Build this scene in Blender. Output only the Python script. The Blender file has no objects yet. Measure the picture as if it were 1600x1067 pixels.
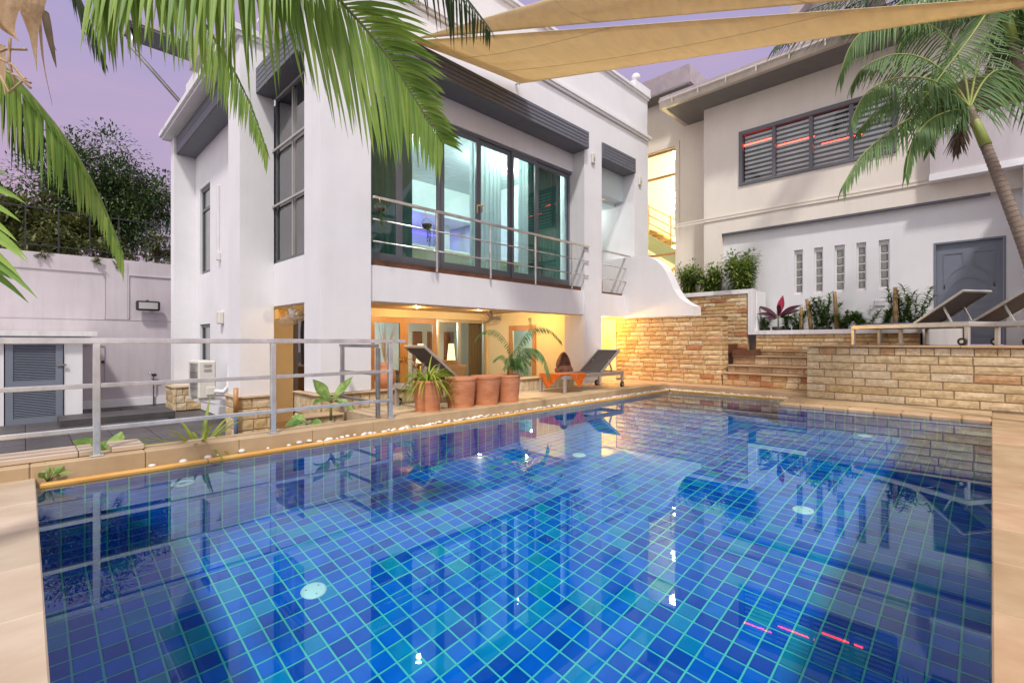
import bpy, math, random
from mathutils import Vector, Matrix, noise
R=math.radians; PI=math.pi
random.seed(7)
sc=bpy.context.scene
C=sc.collection
# ------------------------------------------------------------------ camera, sky, sun
H_EYE=1.18; F=755.0
YAW=R(44.8)                       # angle between the view direction and +X
fw=(math.cos(YAW),math.sin(YAW)); rt=(math.sin(YAW),-math.cos(YAW))
cam=bpy.data.cameras.new('camera'); co=bpy.data.objects.new('camera',cam); C.objects.link(co)
co.location=(0,0,H_EYE); co.rotation_euler=(PI/2,0,YAW-PI/2)
cam.sensor_width=36; cam.lens=36*F/1600; cam.clip_start=.05; cam.clip_end=400
sc.camera=co
w=bpy.data.worlds.new('World'); sc.world=w; w.use_nodes=True
nt=w.node_tree; bg=nt.nodes['Background']
SUN_EL=56.0
def world():
    N=nt.nodes; L=nt.links
    tc=N.new('ShaderNodeTexCoord'); sep=N.new('ShaderNodeSeparateXYZ'); L.new(tc.outputs['Generated'],sep.inputs[0])
    ramp=N.new('ShaderNodeValToRGB'); e=ramp.color_ramp.elements
    e[0].position=0.0; e[0].color=(0.564,0.396,0.516,1)
    e[1].position=1.0; e[1].color=(0.408,0.396,0.636,1)
    m=ramp.color_ramp.elements.new(.22); m.color=(0.480,0.372,0.516,1)
    m=ramp.color_ramp.elements.new(.5); m.color=(0.420,0.360,0.564,1)
    L.new(sep.outputs[2],ramp.inputs[0])
    no=N.new('ShaderNodeTexNoise'); no.inputs['Scale'].default_value=2.2; no.inputs['Detail'].default_value=4
    mp=N.new('ShaderNodeMapping'); mp.inputs['Scale'].default_value=(1,1,3.5); L.new(tc.outputs['Generated'],mp.inputs[0]); L.new(mp.outputs[0],no.inputs[0])
    r2=N.new('ShaderNodeValToRGB'); r2.color_ramp.elements[0].position=.35; r2.color_ramp.elements[0].color=(.87,.92,1.02,1); r2.color_ramp.elements[1].position=.7; r2.color_ramp.elements[1].color=(1.16,1.03,.99,1)
    L.new(no.outputs[0],r2.inputs[0])
    mul=N.new('ShaderNodeMix'); mul.data_type='RGBA'; mul.blend_type='MULTIPLY'; mul.inputs[0].default_value=1
    L.new(ramp.outputs[0],mul.inputs[6]); L.new(r2.outputs[0],mul.inputs[7])
    # the after-glow of the sunset, behind the camera: a broad, smooth brightening of the sky
    dot=N.new('ShaderNodeVectorMath'); dot.operation='DOT_PRODUCT'; dot.inputs[1].default_value=(-fw[0]*.85,-fw[1]*.85,.5); L.new(tc.outputs['Generated'],dot.inputs[0])
    mr=N.new('ShaderNodeMapRange'); mr.inputs['From Min'].default_value=-.1; mr.inputs['From Max'].default_value=1; mr.inputs['To Min'].default_value=0; mr.inputs['To Max'].default_value=1; L.new(dot.outputs['Value'],mr.inputs[0])
    sky=N.new('ShaderNodeTexSky'); sky.sky_type='NISHITA'; sky.sun_disc=False; sky.sun_elevation=R(SUN_EL); sky.sun_rotation=PI+YAW-PI/2
    gl=N.new('ShaderNodeMix'); gl.data_type='RGBA'; L.new(mul.outputs[2],gl.inputs[6]); gl.inputs[7].default_value=(1.30,1.24,1.27,1); L.new(mr.outputs[0],gl.inputs[0])
    ad=N.new('ShaderNodeMix'); ad.data_type='RGBA'; ad.blend_type='MIX'; ad.inputs[0].default_value=.004
    L.new(gl.outputs[2],ad.inputs[6]); L.new(sky.outputs[0],ad.inputs[7])
    L.new(ad.outputs[2],bg.inputs[0]); bg.inputs[1].default_value=1.0
world()
sun=bpy.data.lights.new('sun','SUN'); sun.energy=2.6; sun.angle=R(5); sun.color=(1,.96,.92)
so=bpy.data.objects.new('sun',sun); C.objects.link(so)
sd=Vector((fw[0]*math.cos(R(SUN_EL)),fw[1]*math.cos(R(SUN_EL)),-math.sin(R(SUN_EL))))
so.rotation_euler=sd.to_track_quat('-Z','Y').to_euler(); so.location=(-4,-4,12)
sun.cycles.is_caustics_light=True
sc.view_settings.view_transform='Standard'; sc.view_settings.look='None'; sc.view_settings.exposure=0.10; sc.view_settings.gamma=1
sc.render.engine='CYCLES'
cy=sc.cycles; cy.use_denoising=True; cy.max_bounces=10; cy.transparent_max_bounces=24; cy.transmission_bounces=8; cy.glossy_bounces=4; cy.diffuse_bounces=4
cy.sample_clamp_indirect=6; cy.blur_glossy=.5; cy.caustics_reflective=False

# ------------------------------------------------------------------ helpers
def at(px,py,d):                                     # the point a photograph pixel shows at a known distance ahead
    o=(px-800)/F*d
    return Vector((fw[0]*d+rt[0]*o, fw[1]*d+rt[1]*o, H_EYE+(533.5-py)/F*d))
def gr(px,py,z):                                     # where the sight line meets a horizontal plane
    return at(px,py,F*(H_EYE-z)/(py-533.5))
def ony(px,py,y):
    a=at(px,py,1)-Vector((0,0,H_EYE)); t=y/a.y; return Vector((a.x*t,y,H_EYE+a.z*t))
def onx(px,py,x):
    a=at(px,py,1)-Vector((0,0,H_EYE)); t=x/a.x; return Vector((x,a.y*t,H_EYE+a.z*t))
class MB:
    def __init__(s): s.v=[]; s.f=[]; s.sm=[]
    def quad(s,a,b,c,d,sm=False):
        n=len(s.v); s.v+= [tuple(a),tuple(b),tuple(c),tuple(d)]; s.f.append((n,n+1,n+2,n+3)); s.sm.append(sm)
    def box(s,x0,x1,y0,y1,z0,z1):
        if x0>x1: x0,x1=x1,x0
        if y0>y1: y0,y1=y1,y0
        if z0>z1: z0,z1=z1,z0
        n=len(s.v); s.v+=[(x0,y0,z0),(x1,y0,z0),(x1,y1,z0),(x0,y1,z0),(x0,y0,z1),(x1,y0,z1),(x1,y1,z1),(x0,y1,z1)]
        for f in ((0,3,2,1),(4,5,6,7),(0,1,5,4),(1,2,6,5),(2,3,7,6),(3,0,4,7)): s.f.append(tuple(n+i for i in f)); s.sm.append(False)
        return s
    def cbox(s,x0,x1,y0,y1,z0,z1,c=.01):             # box with chamfered edges
        if x0>x1: x0,x1=x1,x0
        if y0>y1: y0,y1=y1,y0
        if z0>z1: z0,z1=z1,z0
        c=min(c,(x1-x0)*.45,(y1-y0)*.45,(z1-z0)*.45)
        X=(x0,x1);Y=(y0,y1);Z=(z0,z1); n=len(s.v); idx={}
        for i in (0,1):
            for j in (0,1):
                for k in (0,1):
                    sx=c if i==0 else -c; sy=c if j==0 else -c; sz=c if k==0 else -c
                    for a,p in (('x',(X[i],Y[j]+sy,Z[k]+sz)),('y',(X[i]+sx,Y[j],Z[k]+sz)),('z',(X[i]+sx,Y[j]+sy,Z[k]))):
                        idx[(i,j,k,a)]=len(s.v); s.v.append(p)
        def F_(*k): s.f.append(tuple(idx[q] for q in k)); s.sm.append(False)
        for i in (0,1):
            q=[(i,0,0,'x'),(i,0,1,'x'),(i,1,1,'x'),(i,1,0,'x')]; F_(*(q if i==0 else q[::-1]))
            q=[(0,i,0,'y'),(1,i,0,'y'),(1,i,1,'y'),(0,i,1,'y')]; F_(*(q if i==0 else q[::-1]))
            q=[(0,0,i,'z'),(0,1,i,'z'),(1,1,i,'z'),(1,0,i,'z')]; F_(*(q if i==0 else q[::-1]))
        for i in (0,1):
            for j in (0,1):
                F_((i,j,0,'x'),(i,j,1,'x'),(i,j,1,'y'),(i,j,0,'y'))
                F_((i,0,j,'x'),(i,1,j,'x'),(i,1,j,'z'),(i,0,j,'z'))
                F_((0,i,j,'y'),(1,i,j,'y'),(1,i,j,'z'),(0,i,j,'z'))
                for k in (0,1): F_((i,j,k,'x'),(i,j,k,'y'),(i,j,k,'z'))
        return s
    def ring(s,c,u,v,r,n,ry=None):
        k=len(s.v); ry=r if ry is None else ry
        for i in range(n):
            a=2*PI*i/n; s.v.append(tuple(c+u*(r*math.cos(a))+v*(ry*math.sin(a))))
        return k
    def tube(s,pts,rad,n=8,cap=True,sm=True):
        pts=[Vector(p) for p in pts]
        if not isinstance(rad,(list,tuple)): rad=[rad]*len(pts)
        prev=None; ks=[]
        for i,p in enumerate(pts):
            t=(pts[min(i+1,len(pts)-1)]-pts[max(i-1,0)]).normalized()
            if prev is None:
                a=Vector((0,0,1)) if abs(t.z)<.9 else Vector((1,0,0)); u=t.cross(a).normalized()
            else: u=(prev-t*prev.dot(t)).normalized()
            prev=u; v=t.cross(u); ks.append(s.ring(p,u,v,rad[i],n))
        for a,b in zip(ks,ks[1:]):
            for i in range(n): s.f.append((a+i,a+(i+1)%n,b+(i+1)%n,b+i)); s.sm.append(sm)
        if cap:
            s.f.append(tuple(ks[0]+i for i in range(n))[::-1]); s.sm.append(False)
            s.f.append(tuple(ks[-1]+i for i in range(n))); s.sm.append(False)
        return s
    def lathe(s,prof,c=(0,0,0),n=20,sm=True,wob=0,seed=0):
        ks=[]; c=Vector(c)
        for j,(r,z) in enumerate(prof):
            k=len(s.v); ks.append(k)
            for i in range(n):
                a=2*PI*i/n; rr=r*(1+wob*noise.noise(Vector((math.cos(a)*1.5,math.sin(a)*1.5,z*6+seed))))
                s.v.append((c.x+rr*math.cos(a),c.y+rr*math.sin(a),c.z+z))
        for a,b in zip(ks,ks[1:]):
            for i in range(n): s.f.append((a+i,a+(i+1)%n,b+(i+1)%n,b+i)); s.sm.append(sm)
        return s
    def bar(s,p,q,wd,ht,up=(0,0,1)):                  # rectangular bar between two points
        p=Vector(p);q=Vector(q); t=(q-p).normalized(); up=Vector(up); sd_=t.cross(up)
        if sd_.length<1e-4: sd_=t.cross(Vector((1,0,0)))
        sd_.normalize(); u=sd_.cross(t).normalized(); a=sd_*(wd/2); b=u*(ht/2); n=len(s.v)
        for e in (p,q): s.v+=[tuple(e-a-b),tuple(e+a-b),tuple(e+a+b),tuple(e-a+b)]
        for f in ((0,3,2,1),(4,5,6,7),(0,1,5,4),(1,2,6,5),(2,3,7,6),(3,0,4,7)): s.f.append(tuple(n+i for i in f)); s.sm.append(False)
        return s
    def prism(s,poly,ax,a0,a1):                      # polygon in the two other axes, extruded along ax
        n=len(s.v); m=len(poly)
        def P(p,a): return (a,p[0],p[1]) if ax=='x' else ((p[0],a,p[1]) if ax=='y' else (p[0],p[1],a))
        s.v+=[P(p,a0) for p in poly]+[P(p,a1) for p in poly]
        s.f.append(tuple(range(n,n+m))); s.f.append(tuple(range(n+2*m-1,n+m-1,-1))); s.sm+=[False]*2
        for i in range(m): s.f.append((n+i,n+m+i,n+m+(i+1)%m,n+(i+1)%m)); s.sm.append(False)
        return s
    def ball(s,c,r,n=12,m=8,sz=1,sm=True):
        return s.lathe([(max(1e-4,r*math.sin(PI*i/m)),-r*sz*math.cos(PI*i/m)) for i in range(m+1)],c,n,sm)
    def strip(s,base,d,up,L_,wd,droop=.3,seg=5,fold=.25,tw=0,peak=.35):  # one pointed leaf bending down under its weight
        d=Vector(d).normalized(); up=Vector(up); p=Vector(base); st=L_/seg; rows=[]
        for i in range(seg+1):
            t=i/seg; sd_=d.cross(up)
            if sd_.length<1e-3: sd_=Vector((1,0,0))
            sd_.normalize(); nrm=sd_.cross(d).normalized()
            if tw: sd_=Matrix.Rotation(tw*t,3,d)@sd_; nrm=sd_.cross(d).normalized()
            ww=wd/2*(min(1,.35+.65*t/peak) if t<peak else max(.03,1-((t-peak)/(1-peak))**1.7))
            rows.append((p-sd_*ww+nrm*ww*fold*0, p-nrm*ww*fold, p+sd_*ww))
            d=(d+Vector((0,0,-droop/seg))).normalized(); p=p+d*st
        n=len(s.v)
        for r in rows: s.v+=[tuple(q) for q in r]
        for i in range(seg):
            a=n+3*i
            s.f+=[(a,a+1,a+4,a+3),(a+1,a+2,a+5,a+4)]; s.sm+=[True,True]
        return s
    def mesh(s,name,mats):
        me=bpy.data.meshes.new(name); me.from_pydata(s.v,[],s.f); me.polygons.foreach_set('use_smooth',s.sm)
        for m in (mats if isinstance(mats,(list,tuple)) else [mats]): me.materials.append(m)
        me.update(); return me
    def build(s,name,mat,parent=None,kind=None,recalc=True):
        me=s.mesh(name,mat)
        if recalc:
            import bmesh
            bm=bmesh.new(); bm.from_mesh(me); bmesh.ops.recalc_face_normals(bm,faces=bm.faces); bm.to_mesh(me); bm.free()
        o=bpy.data.objects.new(name,me); C.objects.link(o)
        if parent is not None: o.parent=parent; o.matrix_parent_inverse=parent.matrix_world.inverted() if False else Matrix.Translation(-parent_loc(parent))
        if kind: o['kind']=kind
        return o
LOC={}
def parent_loc(o):
    v=Vector((0,0,0))
    while o is not None: v=v+Vector(o.location) ; o=None if o.parent is None else o.parent
    return LOC.get('x',v)
def thing(name,label,cat,loc=(0,0,0),group=None):
    o=bpy.data.objects.new(name,None); C.objects.link(o); o.location=loc; o.empty_display_size=.1
    o['label']=label; o['category']=cat
    if group: o['group']=group
    return o
def tag(o,label,cat,group=None):
    o['label']=label; o['category']=cat
    if group: o['group']=group
    return o
# parts are modelled in world coordinates; the parent's own place is taken out of their matrix
def build(mb,name,mat,parent=None,kind=None):
    import bmesh
    me=mb.mesh(name,mat)
    bm=bmesh.new(); bm.from_mesh(me); bmesh.ops.recalc_face_normals(bm,faces=bm.faces); bm.to_mesh(me); bm.free()
    o=bpy.data.objects.new(name,me); C.objects.link(o)
    if parent is not None:
        o.parent=parent; bpy.context.view_layer.update() if False else None
        wl=Vector((0,0,0)); q=parent
        while q is not None:
            if q.type=='EMPTY': wl+=Vector(q.location)
            q=q.parent
        if parent.type=='EMPTY': o.matrix_parent_inverse=Matrix.Translation(-wl)
    if kind: o['kind']=kind
    return o
def boxpart(name,mat,parent,*b,kind=None,c=0):
    m=MB(); (m.cbox(*b,c=c) if c else m.box(*b)); return build(m,name,mat,parent,kind)
def copy_tree(o,parent=None):
    c=o.copy(); C.objects.link(c)
    if parent is not None: c.parent=parent
    for ch in [q for q in bpy.data.objects if q.parent==o and q!=c]: copy_tree(ch,c)
    return c

# ------------------------------------------------------------------ materials
MATS={}
def nodes(m): return m.node_tree.nodes,m.node_tree.links
def mat(name,col,rough=.6,metal=0,spec=.5,var=0.,vscale=4.,bump=0.,bscale=40.,trans=0,col2=None,obrand=0.,coat=0,stretch=None,dirt=None):
    m=bpy.data.materials.new(name); m.use_nodes=True; N,L=nodes(m); b=N['Principled BSDF']
    b.inputs['Roughness'].default_value=rough; b.inputs['Metallic'].default_value=metal; b.inputs['Specular IOR Level'].default_value=spec
    b.inputs['Coat Weight'].default_value=coat
    tc=N.new('ShaderNodeTexCoord'); src=tc.outputs['Object']
    if stretch:
        mp=N.new('ShaderNodeMapping'); mp.inputs['Scale'].default_value=stretch; L.new(src,mp.inputs[0]); src=mp.outputs[0]
    rgb=N.new('ShaderNodeRGB'); rgb.outputs[0].default_value=(*col,1); out=rgb.outputs[0]
    if var or col2:
        no=N.new('ShaderNodeTexNoise'); no.inputs['Scale'].default_value=vscale; no.inputs['Detail'].default_value=6; no.inputs['Roughness'].default_value=.6; L.new(src,no.inputs[0])
        mx=N.new('ShaderNodeMix'); mx.data_type='RGBA'
        mr=N.new('ShaderNodeMapRange'); mr.inputs['From Min'].default_value=.32; mr.inputs['From Max'].default_value=.68; L.new(no.outputs[0],mr.inputs[0]); L.new(mr.outputs[0],mx.inputs[0])
        c2=col2 if col2 else tuple(min(1,c*(1+var)) for c in col); c1=col if col2 else tuple(c*(1-var) for c in col)
        mx.inputs[6].default_value=(*c1,1); mx.inputs[7].default_value=(*c2,1); out=mx.outputs[2]
    if dirt:
        md=N.new('ShaderNodeMapping'); md.inputs['Scale'].default_value=(5,5,.45); gp=N.new('ShaderNodeNewGeometry'); L.new(gp.outputs['Position'],md.inputs[0])
        nd=N.new('ShaderNodeTexNoise'); nd.inputs['Scale'].default_value=1; nd.inputs['Detail'].default_value=7; nd.inputs['Roughness'].default_value=.65; L.new(md.outputs[0],nd.inputs[0])
        rd=N.new('ShaderNodeValToRGB'); rd.color_ramp.elements[0].position=.30; rd.color_ramp.elements[0].color=(1-dirt,1-dirt*1.1,1-dirt*1.25,1); rd.color_ramp.elements[1].position=.55; rd.color_ramp.elements[1].color=(1,1,1,1); L.new(nd.outputs[0],rd.inputs[0])
        xd=N.new('ShaderNodeMix'); xd.data_type='RGBA'; xd.blend_type='MULTIPLY'; xd.inputs[0].default_value=1; L.new(out,xd.inputs[6]); L.new(rd.outputs[0],xd.inputs[7]); out=xd.outputs[2]
    if obrand:
        oi=N.new('ShaderNodeObjectInfo'); ge=N.new('ShaderNodeNewGeometry'); ad=N.new('ShaderNodeMath'); ad.operation='ADD'; L.new(oi.outputs['Random'],ad.inputs[0]); L.new(ge.outputs['Random Per Island'],ad.inputs[1])
        fr=N.new('ShaderNodeMath'); fr.operation='FRACT'; L.new(ad.outputs[0],fr.inputs[0])
        hs=N.new('ShaderNodeHueSaturation'); mr=N.new('ShaderNodeMapRange'); mr.inputs['To Min'].default_value=1-obrand; mr.inputs['To Max'].default_value=1+obrand; L.new(fr.outputs[0],mr.inputs[0]); L.new(mr.outputs[0],hs.inputs['Value']); L.new(out,hs.inputs['Color'])
        m3=N.new('ShaderNodeMapRange'); m3.inputs['To Min'].default_value=.5+.06*obrand; m3.inputs['To Max'].default_value=.5-.06*obrand; L.new(fr.outputs[0],m3.inputs[0]); L.new(m3.outputs[0],hs.inputs['Hue']); out=hs.outputs[0]
    L.new(out,b.inputs['Base Color'])
    if bump:
        n2=N.new('ShaderNodeTexNoise'); n2.inputs['Scale'].default_value=bscale; n2.inputs['Detail'].default_value=5; L.new(src,n2.inputs[0])
        bp=N.new('ShaderNodeBump'); bp.inputs['Strength'].default_value=bump; bp.inputs['Distance'].default_value=.01; L.new(n2.outputs[0],bp.inputs['Height']); L.new(bp.outputs[0],b.inputs['Normal'])
    if trans:                                          # thin leaf or cloth: light also comes through from the far side
        tr=N.new('ShaderNodeBsdfTranslucent'); L.new(out,tr.inputs[0]); ms=N.new('ShaderNodeMixShader'); ms.inputs[0].default_value=trans
        L.new(b.outputs[0],ms.inputs[1]); L.new(tr.outputs[0],ms.inputs[2]); L.new(ms.outputs[0],N['Material Output'].inputs[0])
    return m
def emat(name,col,st):
    m=bpy.data.materials.new(name); m.use_nodes=True; N,L=nodes(m); N.clear(); e=N.new('ShaderNodeEmission'); e.inputs[0].default_value=(*col,1); e.inputs[1].default_value=st
    o=N.new('ShaderNodeOutputMaterial'); L.new(e.outputs[0],o.inputs[0]); return m
def glassmat(name,tint,refl=1.0,rough=.0,base=.04):
    m=bpy.data.materials.new(name); m.use_nodes=True; N,L=nodes(m); N.clear()
    t=N.new('ShaderNodeBsdfTransparent'); t.inputs[0].default_value=(*tint,1); g=N.new('ShaderNodeBsdfGlossy'); g.inputs['Roughness'].default_value=rough; g.inputs[0].default_value=(refl,refl,refl,1)
    lw=N.new('ShaderNodeLayerWeight'); lw.inputs[0].default_value=.5; pw=N.new('ShaderNodeMath'); pw.operation='POWER'; pw.inputs[1].default_value=4.6; L.new(lw.outputs['Facing'],pw.inputs[0])
    f=N.new('ShaderNodeMath'); f.operation='MULTIPLY_ADD'; f.inputs[1].default_value=.9; f.inputs[2].default_value=base; L.new(pw.outputs[0],f.inputs[0]); x=N.new('ShaderNodeMixShader'); o=N.new('ShaderNodeOutputMaterial')
    L.new(f.outputs[0],x.inputs[0]); L.new(t.outputs[0],x.inputs[1]); L.new(g.outputs[0],x.inputs[2]); L.new(x.outputs[0],o.inputs[0]); return m
M=dict(
 stucco=mat('stucco',(.76,.75,.76),.85,dirt=.03,var=.035,vscale=1.3,bump=.12,bscale=120),
 stucco_beige=mat('stucco_beige',(.80,.73,.64),.85,dirt=.05,var=.03,vscale=1.1,bump=.12,bscale=120),
 stucco_old=mat('stucco_old',(.54,.49,.51),.9,dirt=.10,var=.06,vscale=.9,bump=.2,bscale=60),
 cream=mat('cream_paint',(.78,.68,.45),.8,var=.03),
 inwall=mat('room_paint',(.75,.80,.80),.8),
 slate=mat('slate_paint',(.14,.145,.17),.55,var=.08,vscale=8,bump=.05),
 soffit=mat('soffit_paint',(.20,.185,.175),.6,var=.06,vscale=6),
 frame=mat('grey_frame',(.12,.125,.14),.4,var=.05),
 doorgrey=mat('door_grey',(.17,.19,.235),.5,var=.06,vscale=3,bump=.05,bscale=90),
 steel=mat('brushed_steel',(.68,.66,.62),.25,metal=.85,var=.18,vscale=5,stretch=(1,1,1)),
 steeldark=mat('dull_steel',(.36,.35,.34),.3,metal=1,var=.2,vscale=6),
 alu=mat('satin_aluminium',(.58,.56,.53),.35,metal=.75,var=.05),
 sling=mat('sling_fabric',(.10,.088,.088),.85,var=.1,vscale=3,bump=.3,bscale=300),
 coping=mat('coping_sandstone',(.38,.235,.12),.6,col2=(.50,.35,.20),vscale=2.2,bump=.12,bscale=18,stretch=(1.4,1,1),obrand=.10),
 marble=mat('pale_marble',(.43,.33,.22),.5,col2=(.55,.45,.33),vscale=2,bump=.06,bscale=14,stretch=(1,1.8,1),obrand=.09),
 curb=mat('curb_stone',(.42,.29,.155),.6,col2=(.52,.38,.22),vscale=3,bump=.1,bscale=20),
 rim=mat('amber_rim',(.62,.30,.06),.35,col2=(.72,.42,.12),vscale=3,bump=.08,bscale=30),
 deck=mat('deck_tile',(.50,.38,.25),.45,col2=(.62,.47,.31),vscale=2,bump=.06,bscale=20,obrand=.08),
 yard=mat('yard_tile',(.055,.05,.052),.55,col2=(.095,.085,.085),vscale=3,bump=.15,bscale=30,obrand=.2),
 soil=mat('soil',(.05,.032,.02),.95,var=.3,vscale=20,bump=.8,bscale=50),
 wood=mat('wood_ceiling',(.30,.16,.07),.4,col2=(.42,.25,.12),vscale=6,stretch=(1,12,12),obrand=.12),
 doorwood=mat('pine_door',(.42,.21,.075),.4,col2=(.50,.27,.10),vscale=5,stretch=(6,6,1)),
 brownfloor=mat('brown_sill',(.12,.045,.02),.5,var=.3,vscale=5),
 terra=mat('terracotta',(.48,.165,.065),.75,col2=(.62,.26,.12),vscale=5,bump=.2,bscale=25,stretch=(1,1,3)),
 terradk=mat('old_terracotta',(.22,.09,.05),.7,col2=(.36,.17,.10),vscale=7,bump=.3,bscale=30),
 wicker=mat('wicker',(.45,.23,.07),.6,col2=(.62,.38,.15),vscale=40,bump=.8,bscale=90),
 orange=mat('orange_cloth',(.80,.16,.01),.7,var=.08,vscale=8,trans=.3),
 sail=mat('shade_sail',(.93,.83,.61),.8,var=.04,vscale=3,bump=.15,bscale=35,trans=.6,stretch=(1,4,4)),
 roof=mat('roof_tile',(.42,.36,.38),.7,var=.12,vscale=4,bump=.2,obrand=.1),
 gutter=mat('gutter_metal',(.56,.50,.42),.35,metal=.5,var=.1),
 white=mat('white_paint',(.74,.72,.72),.6,dirt=.18,var=.03,vscale=3,bump=.08),
 plastic=mat('ivory_plastic',(.66,.63,.56),.45),
 rubber=mat('rubber',(.018,.018,.02),.6),
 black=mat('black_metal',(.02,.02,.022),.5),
 brass=mat('brass',(.75,.48,.16),.3,metal=1),
 pebble=mat('white_pebble',(.72,.69,.64),.6,var=.1,vscale=20,obrand=.15),
 bark=mat('palm_bark',(.17,.125,.095),.85,col2=(.26,.20,.155),vscale=5,bump=.6,bscale=20,stretch=(1,1,9)),
 crownshaft=mat('crownshaft',(.20,.26,.05),.5,col2=(.32,.36,.09),vscale=3),
 wood_log=mat('cut_trunk',(.22,.13,.055),.9,col2=(.34,.22,.10),vscale=9,bump=.6,bscale=30),
 husk=mat('dry_husk',(.40,.26,.14),.85,col2=(.62,.46,.28),vscale=5,bump=.5,bscale=25,trans=.2,stretch=(3,3,1)),
 dry=mat('dry_leaf',(.08,.055,.03),.8,col2=(.16,.11,.06),vscale=8,trans=.25),
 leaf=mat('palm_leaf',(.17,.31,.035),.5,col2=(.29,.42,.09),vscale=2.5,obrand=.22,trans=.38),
 leafdk=mat('palm_leaf_shaded',(.03,.06,.012),.5,col2=(.05,.09,.02),vscale=2,obrand=.2,trans=.3),  # darker copy of the palm leaf, with backlit shade put into its colour
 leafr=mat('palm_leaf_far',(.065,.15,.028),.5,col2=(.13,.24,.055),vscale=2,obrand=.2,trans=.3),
 leafyel=mat('lime_leaf',(.24,.33,.02),.45,col2=(.40,.46,.06),vscale=4,obrand=.15,trans=.4),
 leafbroad=mat('broad_leaf',(.08,.24,.02),.4,col2=(.38,.50,.14),vscale=14,obrand=.15,trans=.35),
 bushlite=mat('light_bush_leaf',(.12,.20,.03),.5,col2=(.24,.32,.07),vscale=3,obrand=.3,trans=.3),
 bush=mat('bush_leaf',(.065,.14,.022),.5,col2=(.14,.22,.04),vscale=3,obrand=.35,trans=.3),
 treeleaf=mat('tree_leaf',(.04,.085,.02),.6,col2=(.08,.13,.035),vscale=.8,obrand=.4,trans=.25),
 hedgeleaf=mat('hedge_leaf',(.07,.10,.02),.6,col2=(.15,.15,.04),vscale=.6,obrand=.4,trans=.25),
 purple=mat('purple_leaf',(.05,.012,.025),.4,col2=(.09,.02,.04),vscale=4,trans=.2),
 pink=mat('pink_petal',(.75,.18,.28),.5,trans=.3),
 crimson=mat('crimson_leaf',(.45,.03,.08),.4,trans=.2),
 stem=mat('green_stem',(.16,.20,.06),.6), twig=mat('twig',(.10,.07,.045),.8),
 curtain=mat('green_curtain',(.03,.12,.10),.85), curtainw=mat('pale_curtain',(.62,.72,.70),.85,trans=.35),
 curtainb=mat('brown_curtain',(.20,.11,.04),.85,trans=.1),
 tealdark=mat('teal_panel',(.03,.10,.09),.6),
 sofa=mat('cream_sofa',(.62,.64,.52),.8,bump=.15,bscale=30),
 slatceil=mat('slat_ceiling',(.62,.70,.70),.6),
 art=mat('red_art',(.30,.03,.02),.6,col2=(.06,.03,.03),vscale=9), lampshade=emat('lamp_shade',(1,.72,.35),2.2),
 towel=mat('blue_towel',(.10,.13,.24),.9,bump=.3,bscale=60),
 disc=mat('inlet_plastic',(.72,.78,.74),.4),
 far=mat('far_concrete',(.36,.31,.38),.8), farwin=mat('far_window',(.12,.12,.16),.2),
 blockglass=mat('glass_block',(.22,.24,.20),.25,var=.25,vscale=9),
 redlamp=emat('red_light',(1,.03,.015),22), warmlamp=emat('warm_lamp',(1,.62,.2),30), coollamp=emat('cool_lamp',(.85,1,.95),30),
 violet=emat('violet_strip',(.22,.16,1),2.0), stairglow=emat('stair_bulb',(1,.80,.42),38),
 stairwall=mat('stair_wall',(.82,.80,.68),.7), step=mat('oak_step',(.50,.30,.10),.5), greenstr=mat('green_stringer',(.45,.48,.30),.7),
 grout=mat('tile_grout',(.11,.56,.48),.8,spec=.05),
 glass=glassmat('window_glass',(.89,.975,.95)), tint=glassmat('tinted_glass',(.10,.09,.13),base=.22), clear=glassmat('clear_glass',(.93,.97,.96)),
)
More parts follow.
